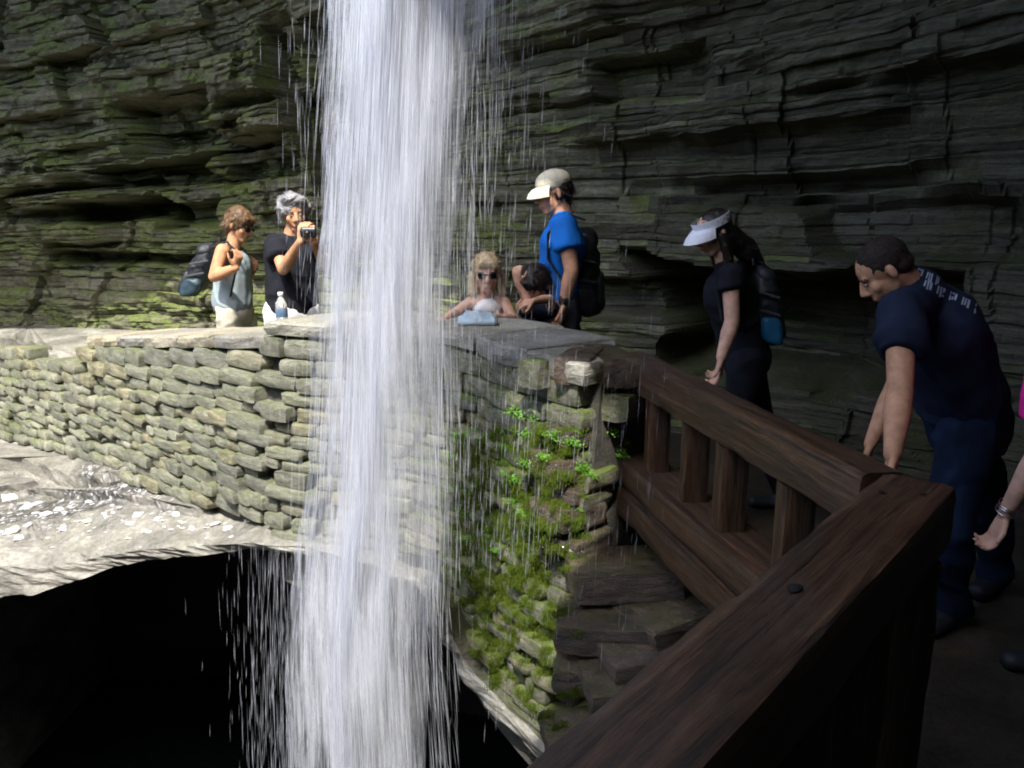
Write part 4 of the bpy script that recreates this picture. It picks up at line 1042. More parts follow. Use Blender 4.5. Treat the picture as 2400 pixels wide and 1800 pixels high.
# ---- man bending forward beside the fence
def bent_man():
    s = .92; Y = 2.68
    neck = W(2140, 668, Y); pel = W(2265, 985, Y + .10); c = W(2072, 636, Y - .02)
    root = person_root(Vector((pel.x, pel.y, 0)), 'stooping man in navy printed t-shirt and blue jeans, his hand at the corner rail')
    f = Vector((-.85, .20, -.80)); r, f, u = frame(f); tl = Matrix.Rotation(R(-6), 3, r)
    side = Vector((.12, 1, 0)).normalized()
    sN = W(2112, 725, Y - .20); sF = W(2180, 720, Y + .24)
    eN, wN_ = W(2110, 915, Y - .36), W(2092, 1065, Y - .50)
    eF, wF = W(2100, 900, Y + .34), W(2040, 1040, Y + .25)
    hN, hF = W(2262, 1010, Y - .02), W(2262, 1000, Y + .22)
    kN, aN = Vector(W(2236, 1240, Y - .10)), Vector((Z(2240, 1478, .0).x, Z(2240, 1478, .0).y + .05, .085))
    kF, aF = W(2330, 1235, Y + .25), Vector((hF.x + .22, hF.y + .05, .085))
    bm = bmesh.new(); P, k = head(bm, c, r, f, u, .205)
    add_limb(bm, neck + Vector((.03, 0, -.03)), c - f * .02 - u * .03, .060*s, .054*s)
    torso(bm, neck, pel, side, s, .15, .15, .14, .6); arm(bm, sN, eN, wN_, s, 1.12); arm(bm, sF, eF, wF, s, 1.1)
    add_limb(bm, sN, sF, .05, .05)
    hand(bm, wN_, Vector((-.2, -.3, -1)), Vector((-1, 0, -.2)), Vector((-.3, -1, 0)), s, .5); hand(bm, wF, Vector((-.3, -.3, -1)), Vector((-1, 0, -.3)), Vector((0, -1, 0)), s, .5)
    leg(bm, hN, kN, aN, s * .95); leg(bm, hF, kF, aF, s * .95); ff = Vector((-.8, -.6, 0)).normalized()
    finish('body', bm, .0048, M['skin_warm'], root, 3)
    eyes(root, P, k, r, f, u)
    hairdo(root, P, k, M['hair_short'], [((0, -.019, .037), (.0770, .0925, .0820)), ((0, -.050, -.006), (.068, .056, .052))], .0018, 70, (1, 1, 1))
    bm = bmesh.new(); back = Vector((.35, 0, .94)).normalized()
    torso(bm, neck + Vector((.03, 0, -.02)), pel + Vector((.0, 0, .0)), side, s, .205, .185, .185, .68)
    add_limb(bm, sN + Vector((.03, .02, .0)), sF, .072, .072); mid = neck.lerp(pel, .35) + back * .045; add_limb(bm, mid, neck.lerp(pel, .6) + back * .04, .15, .16, side=side, fa=.7)
    add_limb(bm, neck + Vector((.02, 0, -.01)), neck.lerp(pel, .2), .078, .14, side=side, fa=.8)
    for (a, e) in ((sN, eN), (sF, eF)): add_limb(bm, a, a.lerp(e, .54), .068, .066, eb=.12)
    sh = finish('shirt', bm, .009, M['navy'], root, 3, .015, 8, seed=3)
    # faded print across the shoulders, lying on the cloth
    SB = bvh_of_world(sh, root)
    pv, pf = [], []; rp = random.Random(2)
    rows_ = [((2150, 628), (2300, 690)), ((2165, 655), (2312, 722))]
    for ri, (a, b_) in enumerate(rows_):
        for q in range(7 if ri == 0 else 5):
            t0 = (q + .12) / (7 if ri == 0 else 5); t1 = t0 + .62 / (7 if ri == 0 else 5)
            for st in range(3):
                qa = t0 + (t1 - t0) * st / 3; qb = qa + (t1 - t0) * (.20 if st < 2 else .28)
                hgt = rp.uniform(14, 24)
                cs_ = [(a[0] + (b_[0] - a[0]) * qa, a[1] + (b_[1] - a[1]) * qa), (a[0] + (b_[0] - a[0]) * qb, a[1] + (b_[1] - a[1]) * qb)]
                quad = [cs_[0], cs_[1], (cs_[1][0] - 5, cs_[1][1] + hgt), (cs_[0][0] - 5, cs_[0][1] + hgt)]
                hs = [SB.ray_cast(CAM, ray(*p).normalized()) for p in quad]
                if any(h[0] is None for h in hs): continue
                i0 = len(pv); pv += [h[0] + h[1] * .002 for h in hs]; pf.append((i0, i0 + 1, i0 + 2, i0 + 3))
    if pf:
        o = link('shirt_print', mesh_from('shirt_print', pv, pf), M['print']); keep(o, root)
    bm = bmesh.new(); leg(bm, hN, kN, aN + Vector((0, 0, .02)), s, .018); leg(bm, hF, kF, aF + Vector((0, 0, .02)), s, .018)
    add_limb(bm, aN.lerp(kN, .25), aN + Vector((0, 0, -.01)), .055, .066); add_limb(bm, aF.lerp(kF, .25), aF + Vector((0, 0, -.01)), .055, .066)
    add_limb(bm, pel.lerp(neck, .12), (hN + hF) / 2, .15, .155, side=side, fa=.78)
    finish('jeans', bm, .009, M['denim'], root, 3, .012, 10, seed=9)
    for a in (aN, aF):
        bm = bmesh.new(); foot(bm, a, ff, s, .010); finish('shoe', bm, .008, M['shoe'], root, 3)
def bvh_of_world(o, root):
    me = o.data; off = root.location + o.location
    return BVHTree.FromPolygons([v.co + off for v in me.vertices], [tuple(p.vertices) for p in me.polygons])
bent_man()

# ---- woman in a white visor
def visor_woman():
    s = .94; Y = 3.75
    c = W(1672, 545, Y); neck = W(1700, 618, Y + .02); pel = W(1752, 838, Y + .03)
    root = person_root(Vector((pel.x, pel.y, 0)), 'long-haired woman in white sun visor and black t-shirt')
    r, f, u = frame(Vector((-.92, -.28, -.42))); side = Vector((.1, 1, 0)).normalized()
    sN, eN, wN_ = W(1712, 645, Y - .16), W(1716, 752, Y - .22), W(1690, 838, Y - .30)
    sF, eF, wF = W(1730, 645, Y + .16), W(1728, 745, Y + .22), W(1705, 835, Y + .12)
    hN, hF = W(1750, 850, Y - .07), W(1750, 850, Y + .1)
    bm = bmesh.new(); P, k = head(bm, c, r, f, u, .198); add_limb(bm, neck, c - f*.02 - u*.04, .047*s, .045*s)
    torso(bm, neck, pel, side, s, .12, .10, .12, .62); arm(bm, sN, eN, wN_, s, .98); arm(bm, sF, eF, wF, s, .9); add_limb(bm, sN, sF, .04, .04)
    hand(bm, wN_, Vector((-.15, -.1, -1)), Vector((-1, 0, 0)), Vector((-.6, -.6, 0)), s, .4); hand(bm, wF, Vector((-.5, 0, -1)), Vector((-1, 0, 0)), Vector((0, -1, 0)), s, .4)
    kN, kF = Vector((hN.x - .05, hN.y - .03, .42)), Vector((hF.x + .10, hF.y, .42)); aN, aF = Vector((hN.x - .02, hN.y - .02, .08)), Vector((hF.x + .22, hF.y, .08))
    leg(bm, hN, kN, aN, s * .95); leg(bm, hF, kF, aF, s * .95); finish('body', bm, .0055, M['skin_fair'], root, 3)
    eyes(root, P, k, r, f, u)
    hairdo(root, P, k, M['hair_dark'], [((0, -.022, .034), (.085, .092, .082)), ((0, -.06, -.04), (.075, .06, .09)), ((0, -.085, -.07), (.02, -.16, -.17), .066, .06), ((.0, -.14, -.16), (0, -.20, -.30), .06, .03),
        ((-.066, -.005, -.02), (-.072, .0, -.12), .025, .026), ((-.07, 0, -.12), (-.07, .055, -.33), .026, .012), ((.07, 0, -.02), (.08, .0, -.2), .028, .02)], .004, 30, (1, 1, .25))
    bm = bmesh.new(); torso(bm, neck + Vector((-.02, 0, -.02)), pel, side, s, .150, .125, .140, .80)
    add_limb(bm, neck + Vector((0, 0, -.015)), neck.lerp(pel, .3), .07, .13, side=side, fa=.7); add_limb(bm, sN, sF, .052, .052)
    for (a, e) in ((sN, eN), (sF, eF)): add_limb(bm, a, a.lerp(e, .30), .055, .060, eb=.12)
    finish('shirt', bm, .008, M['black'], root, 3, .009, 11)
    bm = bmesh.new(); leg(bm, hN, kN, aN, s, .010); leg(bm, hF, kF, aF, s, .010); add_limb(bm, pel, (hN + hF) / 2, .125, .13, side=side, fa=.8); finish('trousers', bm, .010, M['black'], root, 4, .005, 12)
    for a in (aN, aF):
        bm = bmesh.new(); foot(bm, a, Vector((-1, 0, 0)), s, .008); finish('shoe', bm, .01, M['shoe'], root, 3)
    # visor: a band round the head and a brim
    V_, F_ = [], []; n = 28
    for i in range(n + 1):
        a = math.pi * (.5 + (i / n - .5) * 1.72)
        for (rr, zz) in ((1, .040), (1.02, .082), (1.045, .081), (1.03, .038)):
            V_.append(P(math.cos(a) * .0855 * rr, -.008 + math.sin(a) * .101 * rr, zz))
    for i in range(n):
        for q in range(4): b0, b1 = i*4 + q, i*4 + (q+1) % 4; F_.append((b0, b0 + 4, b1 + 4, b1))
    vz = link('visor', mesh_from('visor', V_, F_), M['visor']); keep(vz, root)
    V_, F_ = [], []
    for j, (ext, dz_) in enumerate(((0, .046), (.03, .040), (.06, .022), (.078, .004))):
        for i in range(13):
            a = math.pi * (.5 + (i / 12 - .5) * .80); e = ext * (math.sin(a)) ** 1.2
            V_.append(P(math.cos(a) * (.088 + e * .3), -.008 + math.sin(a) * .103 + e, dz_ - .012 * abs(math.cos(a)) * (j > 0)))
    for j in range(3):
        for i in range(12): a = j*13 + i; F_.append((a, a+1, a+14, a+13))
    me = mesh_from('brim', V_, F_); o = link('brim', me, M['visor']); o.parent = vz
    sd = o.modifiers.new('t', 'SOLIDIFY'); sd.thickness = .004
    bc = W(1792, 715, Y + .02); backpack('black and blue backpack worn by the woman in the visor', bc, side, Vector((1, -.1, -.15)).normalized(), Vector((-.12, 0, 1)).normalized(), .23, .36, .12, (M['pack'], M['pack_blue'], M['pack']))
    strap(root, [sN + Vector((.06, .03, .03)), sN + Vector((0, .03, .05)), sN + Vector((-.05, .04, -.05)), sN + Vector((-.02, .03, -.2)), sN + Vector((.07, 0, -.26))], .018, M['pack'], side)
visor_woman()

# ---- man in blue t-shirt
def blue_man():
    s = .92; Y = 4.15
    c = W(1297, 452, Y); neck = W(1322, 510, Y); pel = W(1312, 712, Y)
    root = person_root(Vector((pel.x, pel.y, 0)), 'man in bright blue t-shirt and cream cap walking past the wall')
    r, f, u = frame(Vector((-.94, -.15, -.22))); side = Vector((.15, 1, 0)).normalized()
    sN, eN, wN_ = W(1322, 530, Y - .19), W(1340, 634, Y - .24), W(1322, 712, Y - .22)
    sF, eF, wF = W(1320, 530, Y + .19), W(1310, 640, Y + .24), W(1260, 690, Y + .12)
    hN, hF = Vector((pel.x, pel.y - .09, pel.z - .04)), Vector((pel.x, pel.y + .09, pel.z - .04))
    kN, kF = Vector((hN.x - .12, hN.y, .42)), Vector((hF.x + .10, hF.y, .42)); aN, aF = Vector((hN.x - .10, hN.y, .085)), Vector((hF.x + .32, hF.y, .12))
    bm = bmesh.new(); P, k = head(bm, c, r, f, u, .21); add_limb(bm, neck, c - f*.02 - u*.04, .058*s, .053*s)
    torso(bm, neck, pel, side, s, .15, .13, .135, .62); arm(bm, sN, eN, wN_, s, 1.1); arm(bm, sF, eF, wF, s, 1.1); add_limb(bm, sN, sF, .05, .05)
    hand(bm, wN_, Vector((-.15, 0, -1)), Vector((-1, 0, 0)), Vector((-.2, -1, 0)), s, .45); hand(bm, wF, Vector((-1, 0, -.3)), Vector((0, 0, -1)), Vector((0, -1, 0)), s, .4)
    leg(bm, hN, kN, aN, s); leg(bm, hF, kF, aF, s); finish('body', bm, .0055, M['skin_warm'], root, 3); eyes(root, P, k, r, f, u)
    hairdo(root, P, k, M['hair_dark'], [((0, -.035, .015), (.079, .080, .075)), ((0, -.055, -.02), (.068, .05, .05))], .003, 40, (1, 1, .5))
    bm = bmesh.new(); add_ell(bm, P(0, -.012, .055), r, f, u, .086*k, .102*k, .068*k); cap_ = finish('cap', bm, .005, M['cream'], root, 3, .002, 14)
    V_, F_ = [], []
    for j, (ext, dz_) in enumerate(((-.02, .045), (.02, .036), (.042, .020), (.056, -.002))):
        for i in range(13):
            a = math.pi * (.5 + (i / 12 - .5) * .74); e = ext * (math.sin(a)) ** 1.5
            V_.append(P(math.cos(a) * (.085 + e * .2), -.012 + math.sin(a) * .101 + e, dz_ - .010 * abs(math.cos(a)) * (j > 0)))
    for j in range(3):
        for i in range(12): a = j*13 + i; F_.append((a, a+1, a+14, a+13))
    me = mesh_from('cap_brim', V_, F_); o = link('cap_brim', me, M['cream']); o.parent = cap_; sd = o.modifiers.new('t', 'SOLIDIFY'); sd.thickness = .005
    bm = bmesh.new(); torso(bm, neck + Vector((0, 0, -.02)), pel + Vector((0, 0, .02)), side, s, .175, .145, .15, .66)
    add_limb(bm, neck + Vector((0, 0, -.02)), neck.lerp(pel, .3), .08, .15, side=side, fa=.7); add_limb(bm, sN, sF, .064, .064)
    for (a, e) in ((sN, eN), (sF, eF)): add_limb(bm, a, a.lerp(e, .50), .066, .074, eb=.12)
    finish('shirt', bm, .008, M['blue'], root, 3, .010, 10, seed=5)
    bm = bmesh.new(); add_limb(bm, hN, hN.lerp(kN, .85), .098, .088); add_limb(bm, hF, hF.lerp(kF, .85), .098, .088); add_limb(bm, pel + Vector((0, 0, .05)), (hN + hF) / 2, .145, .15, side=side, fa=.8)
    finish('shorts', bm, .010, M['grey_cloth'], root, 4, .006, 12)
    for a in (aN, aF):
        bm = bmesh.new(); foot(bm, a, Vector((-1, 0, 0)), s, .010); finish('shoe', bm, .01, M['shoe'], root, 3)
    bm = bmesh.new(); d = (eN - wN_).normalized(); add_limb(bm, wN_ + d * .012, wN_ + d * .030, .030, .030); finish('watch', bm, .004, M['metal'], root, 1)
    backpack('large black backpack on the back of the man in blue', W(1374, 640, Y + .06), side, Vector((1, 0, -.05)).normalized(), Vector((-.05, 0, 1)).normalized(), .26, .44, .14, (M['pack'], M['pack'], M['pack']))
    strap(root, [sN + Vector((.10, .03, .03)), sN + Vector((0, .04, .062)), sN + Vector((-.075, .05, -.04)), sN + Vector((-.075, .04, -.16)), sN + Vector((.02, 0, -.30))], .022, M['pack'], side)
blue_man()

# ---- girl leaning on the wall
def girl():
    s = .62; Y = 3.72
    c = W(1141, 640, Y); neck = W(1143, 692, Y + .03); pel = W(1150, 850, Y + .20)
    root = person_root(Vector((pel.x, pel.y, 0)), 'blond girl in sunglasses and red and white top leaning over the wall')
    r, f, u = frame(Vector((.05, -.97, -.12))); side = Vector((1, .05, 0))
    sR, eR, wR = W(1103, 708, Y + .02), W(1066, 733, Y - .02), W(1045, 745, Y - .12)
    sL, eL, wL = W(1182, 708, Y + .02), W(1205, 747, Y - .02), W(1155, 742, Y - .14)
    bm = bmesh.new(); P, k = head(bm, c, r, f, u, .178); add_limb(bm, neck, c - u*.05, .036, .036)
    torso(bm, neck, pel, side, s, .088, .08, .09, .62); arm(bm, sR, eR, wR, s, .95); arm(bm, sL, eL, wL, s, .95); add_limb(bm, sR, sL, .028, .028)
    hand(bm, wR, Vector((-.6, -.5, -.1)), Vector((0, 0, -1)), Vector((.6, -.4, 0)), s * 1.05, .15); hand(bm, wL, Vector((-1, -.1, -.02)), Vector((0, 0, -1)), Vector((0, -1, 0)), s * 1.05, .15)
    hl = pel + Vector((-.05, 0, -.03)); hr = pel + Vector((.05, 0, -.03)); gz = .0
    for hh in (hl, hr): leg(bm, hh, Vector((hh.x, hh.y - .03, .28)), Vector((hh.x, hh.y + .02, .06)), s)
    finish('body', bm, .0045, M['skin_fair'], root, 3)
    shades(root, P, k)
    hairdo(root, P, k, M['hair_blond'], [((0, -.020, .036), (.086, .094, .086)), ((-.072, -.02, -.02), (-.086, -.005, -.115), .034, .026), ((.072, -.02, -.02), (.082, -.005, -.11), .034, .024), ((0, -.07, -.0), (0, -.07, -.11), .06, .05),
            ((-.045, .066, .062), (.03, .072, .064), .022, .022)], .004, 45, (1, 1, .2))
    bm = bmesh.new(); torso(bm, neck + Vector((0, 0, -.03)), pel, side, s, .098, .092, .10, .68); add_limb(bm, neck + Vector((0, -.01, -.055)), neck.lerp(pel, .4), .070, .095, side=side, fa=.72)
    for sh_ in (-.045, .045): add_limb(bm, neck + Vector((sh_, -.01, .0)), neck + Vector((sh_, -.035, -.08)), .012, .014)
    finish('top', bm, .006, M['white_cloth'], root, 4, .003, 16)
    bm = bmesh.new(); q = neck.lerp(pel, .27); add_limb(bm, q, q + Vector((0, 0, -.012)), .101, .101, side=side, fa=.86, eb=.4); finish('red_band', bm, .005, M['red_cloth'], root, 1)
    bm = bmesh.new()
    for hh in (hl, hr): add_limb(bm, hh, Vector((hh.x, hh.y - .02, .34)), .065, .06)
    add_limb(bm, pel, pel + Vector((0, 0, -.06)), .10, .10, side=side, fa=.75); finish('shorts', bm, .008, M['white_cloth'], root, 3)
    # folded blue cloth bag under her hands
    t = Z(1112, 762, 1.012); root2 = Vector((t.x, t.y + .05, 1.0))
    bm = bmesh.new(); 
    for kx in range(4): add_limb(bm, root2 + Vector((-.062 + kx * .010, .012 * kx - .02, .018 + .012 * kx)), root2 + Vector((.082 - kx * .006, .012 * kx - .02, .020 + .009 * kx)), .017, .015, side=Vector((0, 1, 0)), fa=.7)
    add_limb(bm, root2 + Vector((-.05, .03, .02)), root2 + Vector((.07, .03, .022)), .045, .04, side=Vector((0, 1, 0)), fa=.5)
    e = empty('cloth_bag', root2, label='pale blue folded cloth bag on the coping under the hands of the girl', cat='bag')
    finish('folded_cloth', bm, .006, M['towel'], e, 2, .005, 22)
girl()

# ---- dark-haired child between the girl and the man
def dark_child():
    s = .62; Y = 4.0
    c = W(1254, 668, Y); neck = W(1266, 712, Y + .05); pel = W(1275, 850, Y + .15)
    root = person_root(Vector((pel.x, pel.y, 0)), 'dark-haired child in navy with both arms folded up behind the wall')
    r, f, u = frame(Vector((-.55, -.75, -.45))); side = Vector((.9, -.3, 0)).normalized()
    sR, eR, wR = W(1232, 728, Y - .02), W(1238, 712, Y - .22), W(1212, 664, Y - .20)
    sL, eL, wL = W(1292, 725, Y - .02), W(1288, 700, Y - .12), W(1250, 705, Y - .24)
    eR = W(1243, 716, Y - .20)
    bm = bmesh.new(); P, k = head(bm, c, r, f, u, .185); add_limb(bm, neck, c - u*.05, .038, .036)
    torso(bm, neck, pel, side, s, .095, .085, .09, .62); arm(bm, sR, eR, wR, s, .95); arm(bm, sL, eL, wL, s, .95); add_limb(bm, sR, sL, .03, .03)
    hand(bm, wR, Vector((-.05, 0, 1)), Vector((.4, 1, 0)), Vector((1, 0, 0)), s, .5); hand(bm, wL, Vector((-.9, 0, -.3)), Vector((0, .4, -1)), Vector((0, -1, .3)), s, .4)
    for q in (-.05, .05): hh = pel + side * q; leg(bm, hh, Vector((hh.x, hh.y - .02, .28)), Vector((hh.x, hh.y + .02, .06)), s)
    finish('body', bm, .005, M['skin_fair'], root, 3); eyes(root, P, k, r, f, u)
    hairdo(root, P, k, M['hair_dark'], [((0, -.010, .040), (.092, .105, .090)), ((0, -.055, -.02), (.082, .07, .07)), ((-.03, .065, .055), (.03, .07, .055), .028, .028)], .004, 30, (1, 1, .4))
    bm = bmesh.new(); torso(bm, neck + Vector((0, 0, -.02)), pel, side, s, .108, .10, .105, .70); add_limb(bm, sR, sL, .042, .042); finish('shirt', bm, .007, M['navy'], root, 4, .004, 14)
    bm = bmesh.new()
    for q in (-.05, .05): hh = pel + side * q; add_limb(bm, hh, Vector((hh.x, hh.y - .02, .32)), .068, .062)
    finish('shorts', bm, .01, M['denim'], root, 3)
dark_child()

# ---- woman with sunglasses and backpack, left
def left_woman():
    s = .86; Y = 5.2
    c = W(563, 528, Y); neck = W(546, 578, Y); pel = W(545, 712, Y)
    root = person_root(Vector((pel.x, pel.y, -.10)), 'woman with short brown hair, sunglasses and khaki trousers holding her backpack strap')
    r, f, u = frame(Vector((.90, -.30, -.35))); side = Vector((-.12, 1, 0)).normalized()
    sN, eN, wN_ = W(522, 588, Y - .17), W(502, 648, Y - .22), W(552, 628, Y - .30)
    sF, eF, wF = W(560, 590, Y + .17), W(580, 650, Y + .2), W(590, 640, Y + .1)
    bm = bmesh.new(); P, k = head(bm, c, r, f, u, .20); add_limb(bm, neck, c - f*.02 - u*.04, .046, .044)
    torso(bm, neck, pel, side, s, .13, .115, .13, .65); arm(bm, sN, eN, wN_, s, 1.15); arm(bm, sF, eF, wF, s, 1); add_limb(bm, sN, sF, .045, .045)
    hand(bm, wN_, Vector((.35, 0, 1)), Vector((-.8, .5, 0)), Vector((-1, 0, 0)), s, .7); hand(bm, wF, Vector((.3, 0, 1)), Vector((-1, 0, 0)), Vector((-1, 0, 0)), s, .6)
    hN, hF = Vector((pel.x, pel.y - .07, pel.z - .03)), Vector((pel.x + .02, pel.y + .09, pel.z - .03))
    kN, kF = Vector((hN.x - .02, hN.y, .35)), Vector((hF.x + .08, hF.y, .35)); aN, aF = Vector((hN.x - .03, hN.y, 0)), Vector((hF.x + .08, hF.y, 0))
    leg(bm, hN, kN, aN, s); leg(bm, hF, kF, aF, s); finish('body', bm, .006, M['skin_tan'], root, 3); shades(root, P, k)
    bm = bmesh.new(); add_limb(bm, P(0, .105, -.024), P(0, .104, -.020), .004, .004); bm.free()
    hairdo(root, P, k, M['hair_brown'], [((0, -.020, .036), (.088, .098, .090)), ((0, -.06, -.02), (.075, .055, .065)), ((-.05, .058, .060), (.05, .058, .060), .024, .024)], .006, 34, (1, 1, .5))
    bm = bmesh.new(); torso(bm, neck + Vector((.01, 0, -.045)), pel + Vector((0, 0, .02)), side, s, .142, .140, .158, .80)
    for q in (-.075, .075): add_limb(bm, neck + side * q + Vector((-.02, 0, .01)), neck + side * q + Vector((.07, 0, -.1)), .018, .02)
    finish('tank_top', bm, .009, M['grey_blue'], root, 4, .006, 11)
    bm = bmesh.new(); leg(bm, hN, kN, kN.lerp(aN, .5), s, .012); leg(bm, hF, kF, kF.lerp(aF, .5), s, .012); add_limb(bm, pel + Vector((0, 0, .0)), (hN + hF) / 2, .135, .14, side=side, fa=.82)
    finish('trousers', bm, .010, M['khaki'], root, 4, .008, 14, seed=4)
    for a in (aN, aF):
        bm = bmesh.new(); foot(bm, a, Vector((1, 0, 0)), s, .010); finish('shoe', bm, .012, M['shoe'], root, 3)
    backpack('black and teal backpack on the woman in sunglasses', W(472, 632, Y + .02), side, Vector((-1, 0, -.1)).normalized(), Vector((.42, 0, 1)).normalized(), .26, .36, .15, (M['pack'], M['pack_teal'], M['pack']))
    strap(root, [sN + Vector((-.08, .04, .02)), sN + Vector((0.02, .03, .055)), sN + Vector((.085, .02, -.02)), wN_ + Vector((.0, .04, 0.02)), sN + Vector((.02, .02, -.28))], .020, M['pack'], side)
left_woman()

# ---- man with grey hair taking a picture
def camera_man():
    s = .90; Y = 5.0
    c = W(690, 500, Y); neck = W(684, 553, Y + .02); pel = W(684, 715, Y)
    root = person_root(Vector((pel.x, pel.y, -.05)), 'grey-haired man in black t-shirt and white trousers raising a small camera')
    r, f, u = frame(Vector((.35, -.90, -.20))); u = Matrix.Rotation(R(6), 3, f) @ u; r = f.cross(u).normalized(); side = Vector((.97, .2, 0)).normalized()
    sL, eL, wL = W(645, 572, Y - .02), W(664, 632, Y - .18), W(704, 566, Y - .34)
    sR, eR, wR = W(745, 572, Y + .08), W(762, 620, Y - .10), W(738, 572, Y - .26)
    bm = bmesh.new(); P, k = head(bm, c, r, f, u, .212); add_limb(bm, neck, c - u*.05, .053, .05)
    torso(bm, neck, pel, side, s, .14, .13, .135, .62); arm(bm, sL, eL, wL, s, 1.05); arm(bm, sR, eR, wR, s, 1.05); add_limb(bm, sL, sR, .05, .05)
    hand(bm, wL, Vector((.25, -.1, 1)), Vector((.4, .9, 0)), Vector((1, -.2, 0)), s, .55); hand(bm, wR, Vector((-.25, -.1, 1)), Vector((-.4, .9, 0)), Vector((-1, 0, 0)), s, .55)
    hL, hR = pel + side * -.085 + Vector((0, 0, -.04)), pel + side * .085 + Vector((0, 0, -.04))
    kn = [Vector((h.x, h.y - .02, .38)) for h in (hL, hR)]; an = [Vector((h.x, h.y, .03)) for h in (hL, hR)]
    leg(bm, hL, kn[0], an[0], s); leg(bm, hR, kn[1], an[1], s); finish('body', bm, .0055, M['skin_tan'], root, 3); eyes(root, P, k, r, f, u)
    hairdo(root, P, k, M['hair_grey'], [((0, -.020, .044), (.092, .096, .086)), ((-.072, -.01, .02), (.030, .05, .05)), ((.072, -.01, .02), (.030, .05, .05)), ((-.04, .05, .090), (.04, .045, .095), .030, .028), ((0, -.06, 0), (.08, .06, .07))], .012, 26, (1, 1, 1), 4)
    bm = bmesh.new(); torso(bm, neck + Vector((0, 0, -.025)), pel + Vector((0, 0, -.01)), side, s, .168, .155, .158, .70); add_limb(bm, sL, sR, .062, .062)
    add_limb(bm, neck + Vector((0, 0, -.02)), neck.lerp(pel, .3), .08, .15, side=side, fa=.7)
    for (a, e) in ((sL, eL), (sR, eR)): add_limb(bm, a, a.lerp(e, .55), .066, .070, eb=.12)
    finish('shirt', bm, .009, M['black'], root, 3, .010, 10)
    bm = bmesh.new(); leg(bm, hL, kn[0], an[0], s, .014); leg(bm, hR, kn[1], an[1], s, .014); add_limb(bm, pel, (hL + hR) / 2, .14, .14, side=side, fa=.8)
    finish('trousers', bm, .010, M['white_cloth'], root, 4, .006, 12)
    for a in an:
        bm = bmesh.new(); foot(bm, a, Vector((.3, -.95, 0)), s, .010); finish('shoe', bm, .012, M['shoe'], root, 3)
    q = W(723, 545, Y - .38); e = empty('camera', q, label='small black camera held up by the grey-haired man', cat='camera')
    bm = bmesh.new(); add_limb(bm, q + Vector((-.035, 0, 0)), q + Vector((.035, 0, 0)), .032, .032, side=UP, fa=.45); finish('camera_body', bm, .004, M['camera_body'], e, 1)
    bm = bmesh.new(); add_limb(bm, q + Vector((.005, -.01, 0)), q + Vector((.005, -.045, -.003)), .020, .018); finish('lens', bm, .004, M['camera_body'], e, 1)
camera_man()

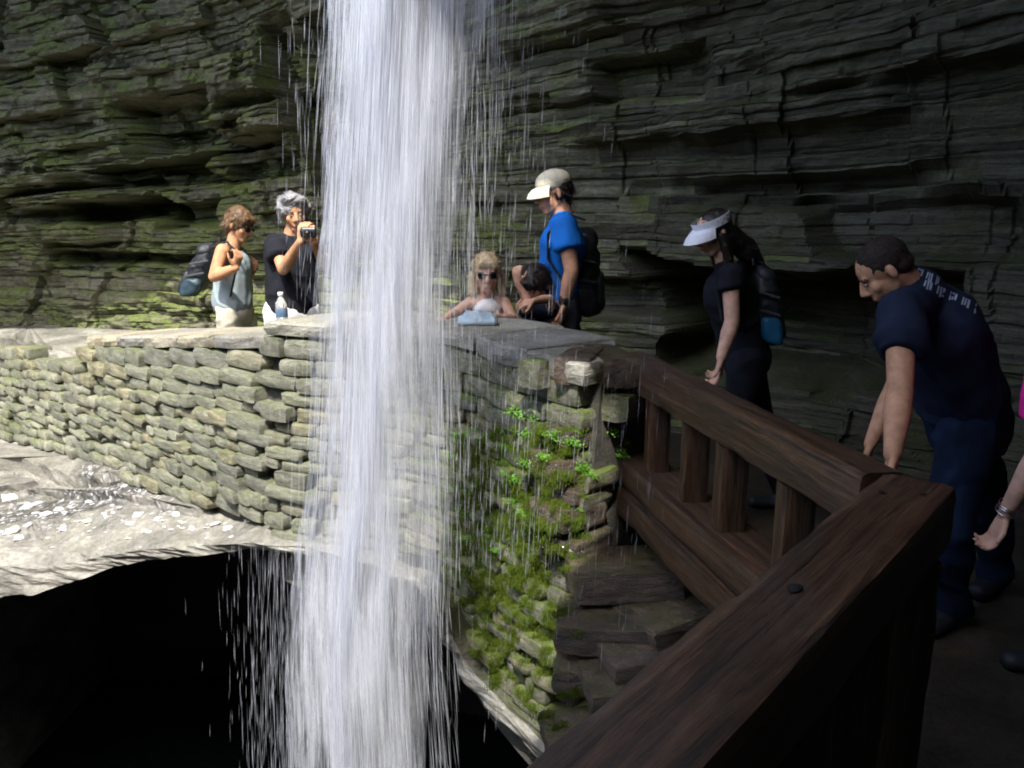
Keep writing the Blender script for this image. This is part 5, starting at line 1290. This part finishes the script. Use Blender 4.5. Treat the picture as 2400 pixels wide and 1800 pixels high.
# ---- person at the right edge: pink shirt, arm with bracelets
def pink_person():
    s = .90; Y = 2.25
    neck = W(2560, 640, Y); pel = W(2570, 1080, Y + .05); c = neck + Vector((-.02, -.01, .15))
    root = person_root(Vector((pel.x, pel.y, 0)), 'person in pink shirt with silver bracelets, cut off by the picture edge')
    r, f, u = frame(Vector((-1, -.1, -.2))); side = Vector((.05, 1, 0)).normalized()
    sN, eN, wN_ = W(2490, 740, Y - .15), W(2450, 1040, Y - .14), W(2356, 1205, Y - .06)
    sF, eF, wF = W(2540, 740, Y + .2), W(2560, 1000, Y + .25), W(2480, 1180, Y + .3)
    bm = bmesh.new(); P, k = head(bm, c, r, f, u, .20); add_limb(bm, neck, c - u*.05, .048, .046)
    torso(bm, neck, pel, side, s, .13, .11, .13, .62); arm(bm, sN, eN, wN_, s, .95); arm(bm, sF, eF, wF, s, .95); add_limb(bm, sN, sF, .045, .045)
    hand(bm, wN_, Vector((-.30, 0, -1)), Vector((-1, 0, .3)), Vector((0, -1, 0)), s * .95, .5); hand(bm, wF, Vector((-.4, 0, -1)), Vector((-1, 0, 0)), Vector((0, -1, 0)), s, .4)
    hh = [Vector((pel.x, pel.y + q, pel.z - .03)) for q in (-.09, .09)]; kn = [Vector((h.x, h.y, .42)) for h in hh]; an = [Vector((h.x + .03, h.y, .08)) for h in hh]
    for a, b_, d in zip(hh, kn, an): leg(bm, a, b_, d, s)
    finish('body', bm, .005, M['skin_fair'], root, 3); eyes(root, P, k, r, f, u)
    hairdo(root, P, k, M['hair_brown'], [((0, -.020, .036), (.088, .098, .090)), ((0, -.06, -.06), (.075, .055, .10))], .004, 34, (1, 1, .4))
    bm = bmesh.new(); torso(bm, neck + Vector((0, 0, -.02)), pel, side, s, .15, .135, .145, .75); add_limb(bm, sN, sF, .058, .058)
    for (a, e) in ((sN, eN), (sF, eF)): add_limb(bm, a, a.lerp(e, .80), .062, .072, eb=.12)
    finish('shirt', bm, .009, M['pink'], root, 4, .005, 11)
    bm = bmesh.new()
    for a, b_, d in zip(hh, kn, an): leg(bm, a, b_, d, s, .012)
    add_limb(bm, pel, (hh[0] + hh[1]) / 2, .135, .14, side=side, fa=.82); finish('trousers', bm, .010, M['black'], root, 4, .005)
    for a in an:
        bm = bmesh.new(); foot(bm, a, Vector((-1, 0, 0)), s, .010); finish('shoe', bm, .012, M['shoe'], root, 3)
    d = (eN - wN_).normalized(); X = d.orthogonal().normalized(); Yx = d.cross(X)
    for j, off in enumerate((.012, .022, .034)):
        tl = (.1, -.12, .05)[j]; V_, F_ = [], []
        for i in range(24):
            a = i / 24 * 6.283
            for b0 in range(6):
                bb = b0 / 6 * 6.283; rr = .0300 + .0022 * math.cos(bb)
                V_.append(wN_ + d * (off + .0022 * math.sin(bb) + tl * .03 * math.cos(a)) + X * math.cos(a) * rr + Yx * math.sin(a) * rr)
        for i in range(24):
            for b0 in range(6): F_.append((i*6 + b0, i*6 + (b0+1) % 6, ((i+1) % 24)*6 + (b0+1) % 6, ((i+1) % 24)*6 + b0))
        o = link('bracelet', mesh_from('bracelet', V_, F_), M['metal']); smooth(o.data); keep(o, root)
pink_person()

# ---- water bottle on the lower coping
def bottle():
    p = W(591, 758, 4.02); s_, z_, q, nn = wall_at(591, 775); base = q - nn * .16; base.z = .935 - .115 * (s_ - S_L) + .002
    e = empty('water_bottle', base, label='clear plastic water bottle with a white cap standing on the coping', cat='bottle')
    m, t, n, l, b = newmat('clear_plastic'); b.inputs['Base Color'].default_value = (.9, .94, .98, 1); b.inputs['Roughness'].default_value = .08; b.inputs['Transmission Weight'].default_value = .75; b.inputs['IOR'].default_value = 1.25
    lab = simple('bottle_label', (.10, .16, .26), .5)
    def lathe(name, prof, mat, n=24):
        rows = [[(base.x + math.cos(i / n * 6.2832) * r, base.y + math.sin(i / n * 6.2832) * r, base.z + z) for i in range(n)] for r, z in prof]
        me = grid_mesh(name, np.array(rows), closed=True); smooth(me); o = link(name, me, mat); keep(o, e); return o
    lathe('bottle_body', [(.001, 0), (.024, .001), (.027, .008), (.026, .03), (.0275, .04), (.026, .05), (.0275, .06), (.027, .066), (.027, .10), (.0275, .112), (.024, .128), (.015, .146), (.010, .155), (.010, .165)], m)
    lathe('label', [(.0278, .064), (.0282, .066), (.0282, .098), (.0278, .10)], lab)
    lathe('cap', [(.011, .160), (.0125, .161), (.0125, .176), (.011, .178), (.001, .178)], M['white_cloth'])
bottle()
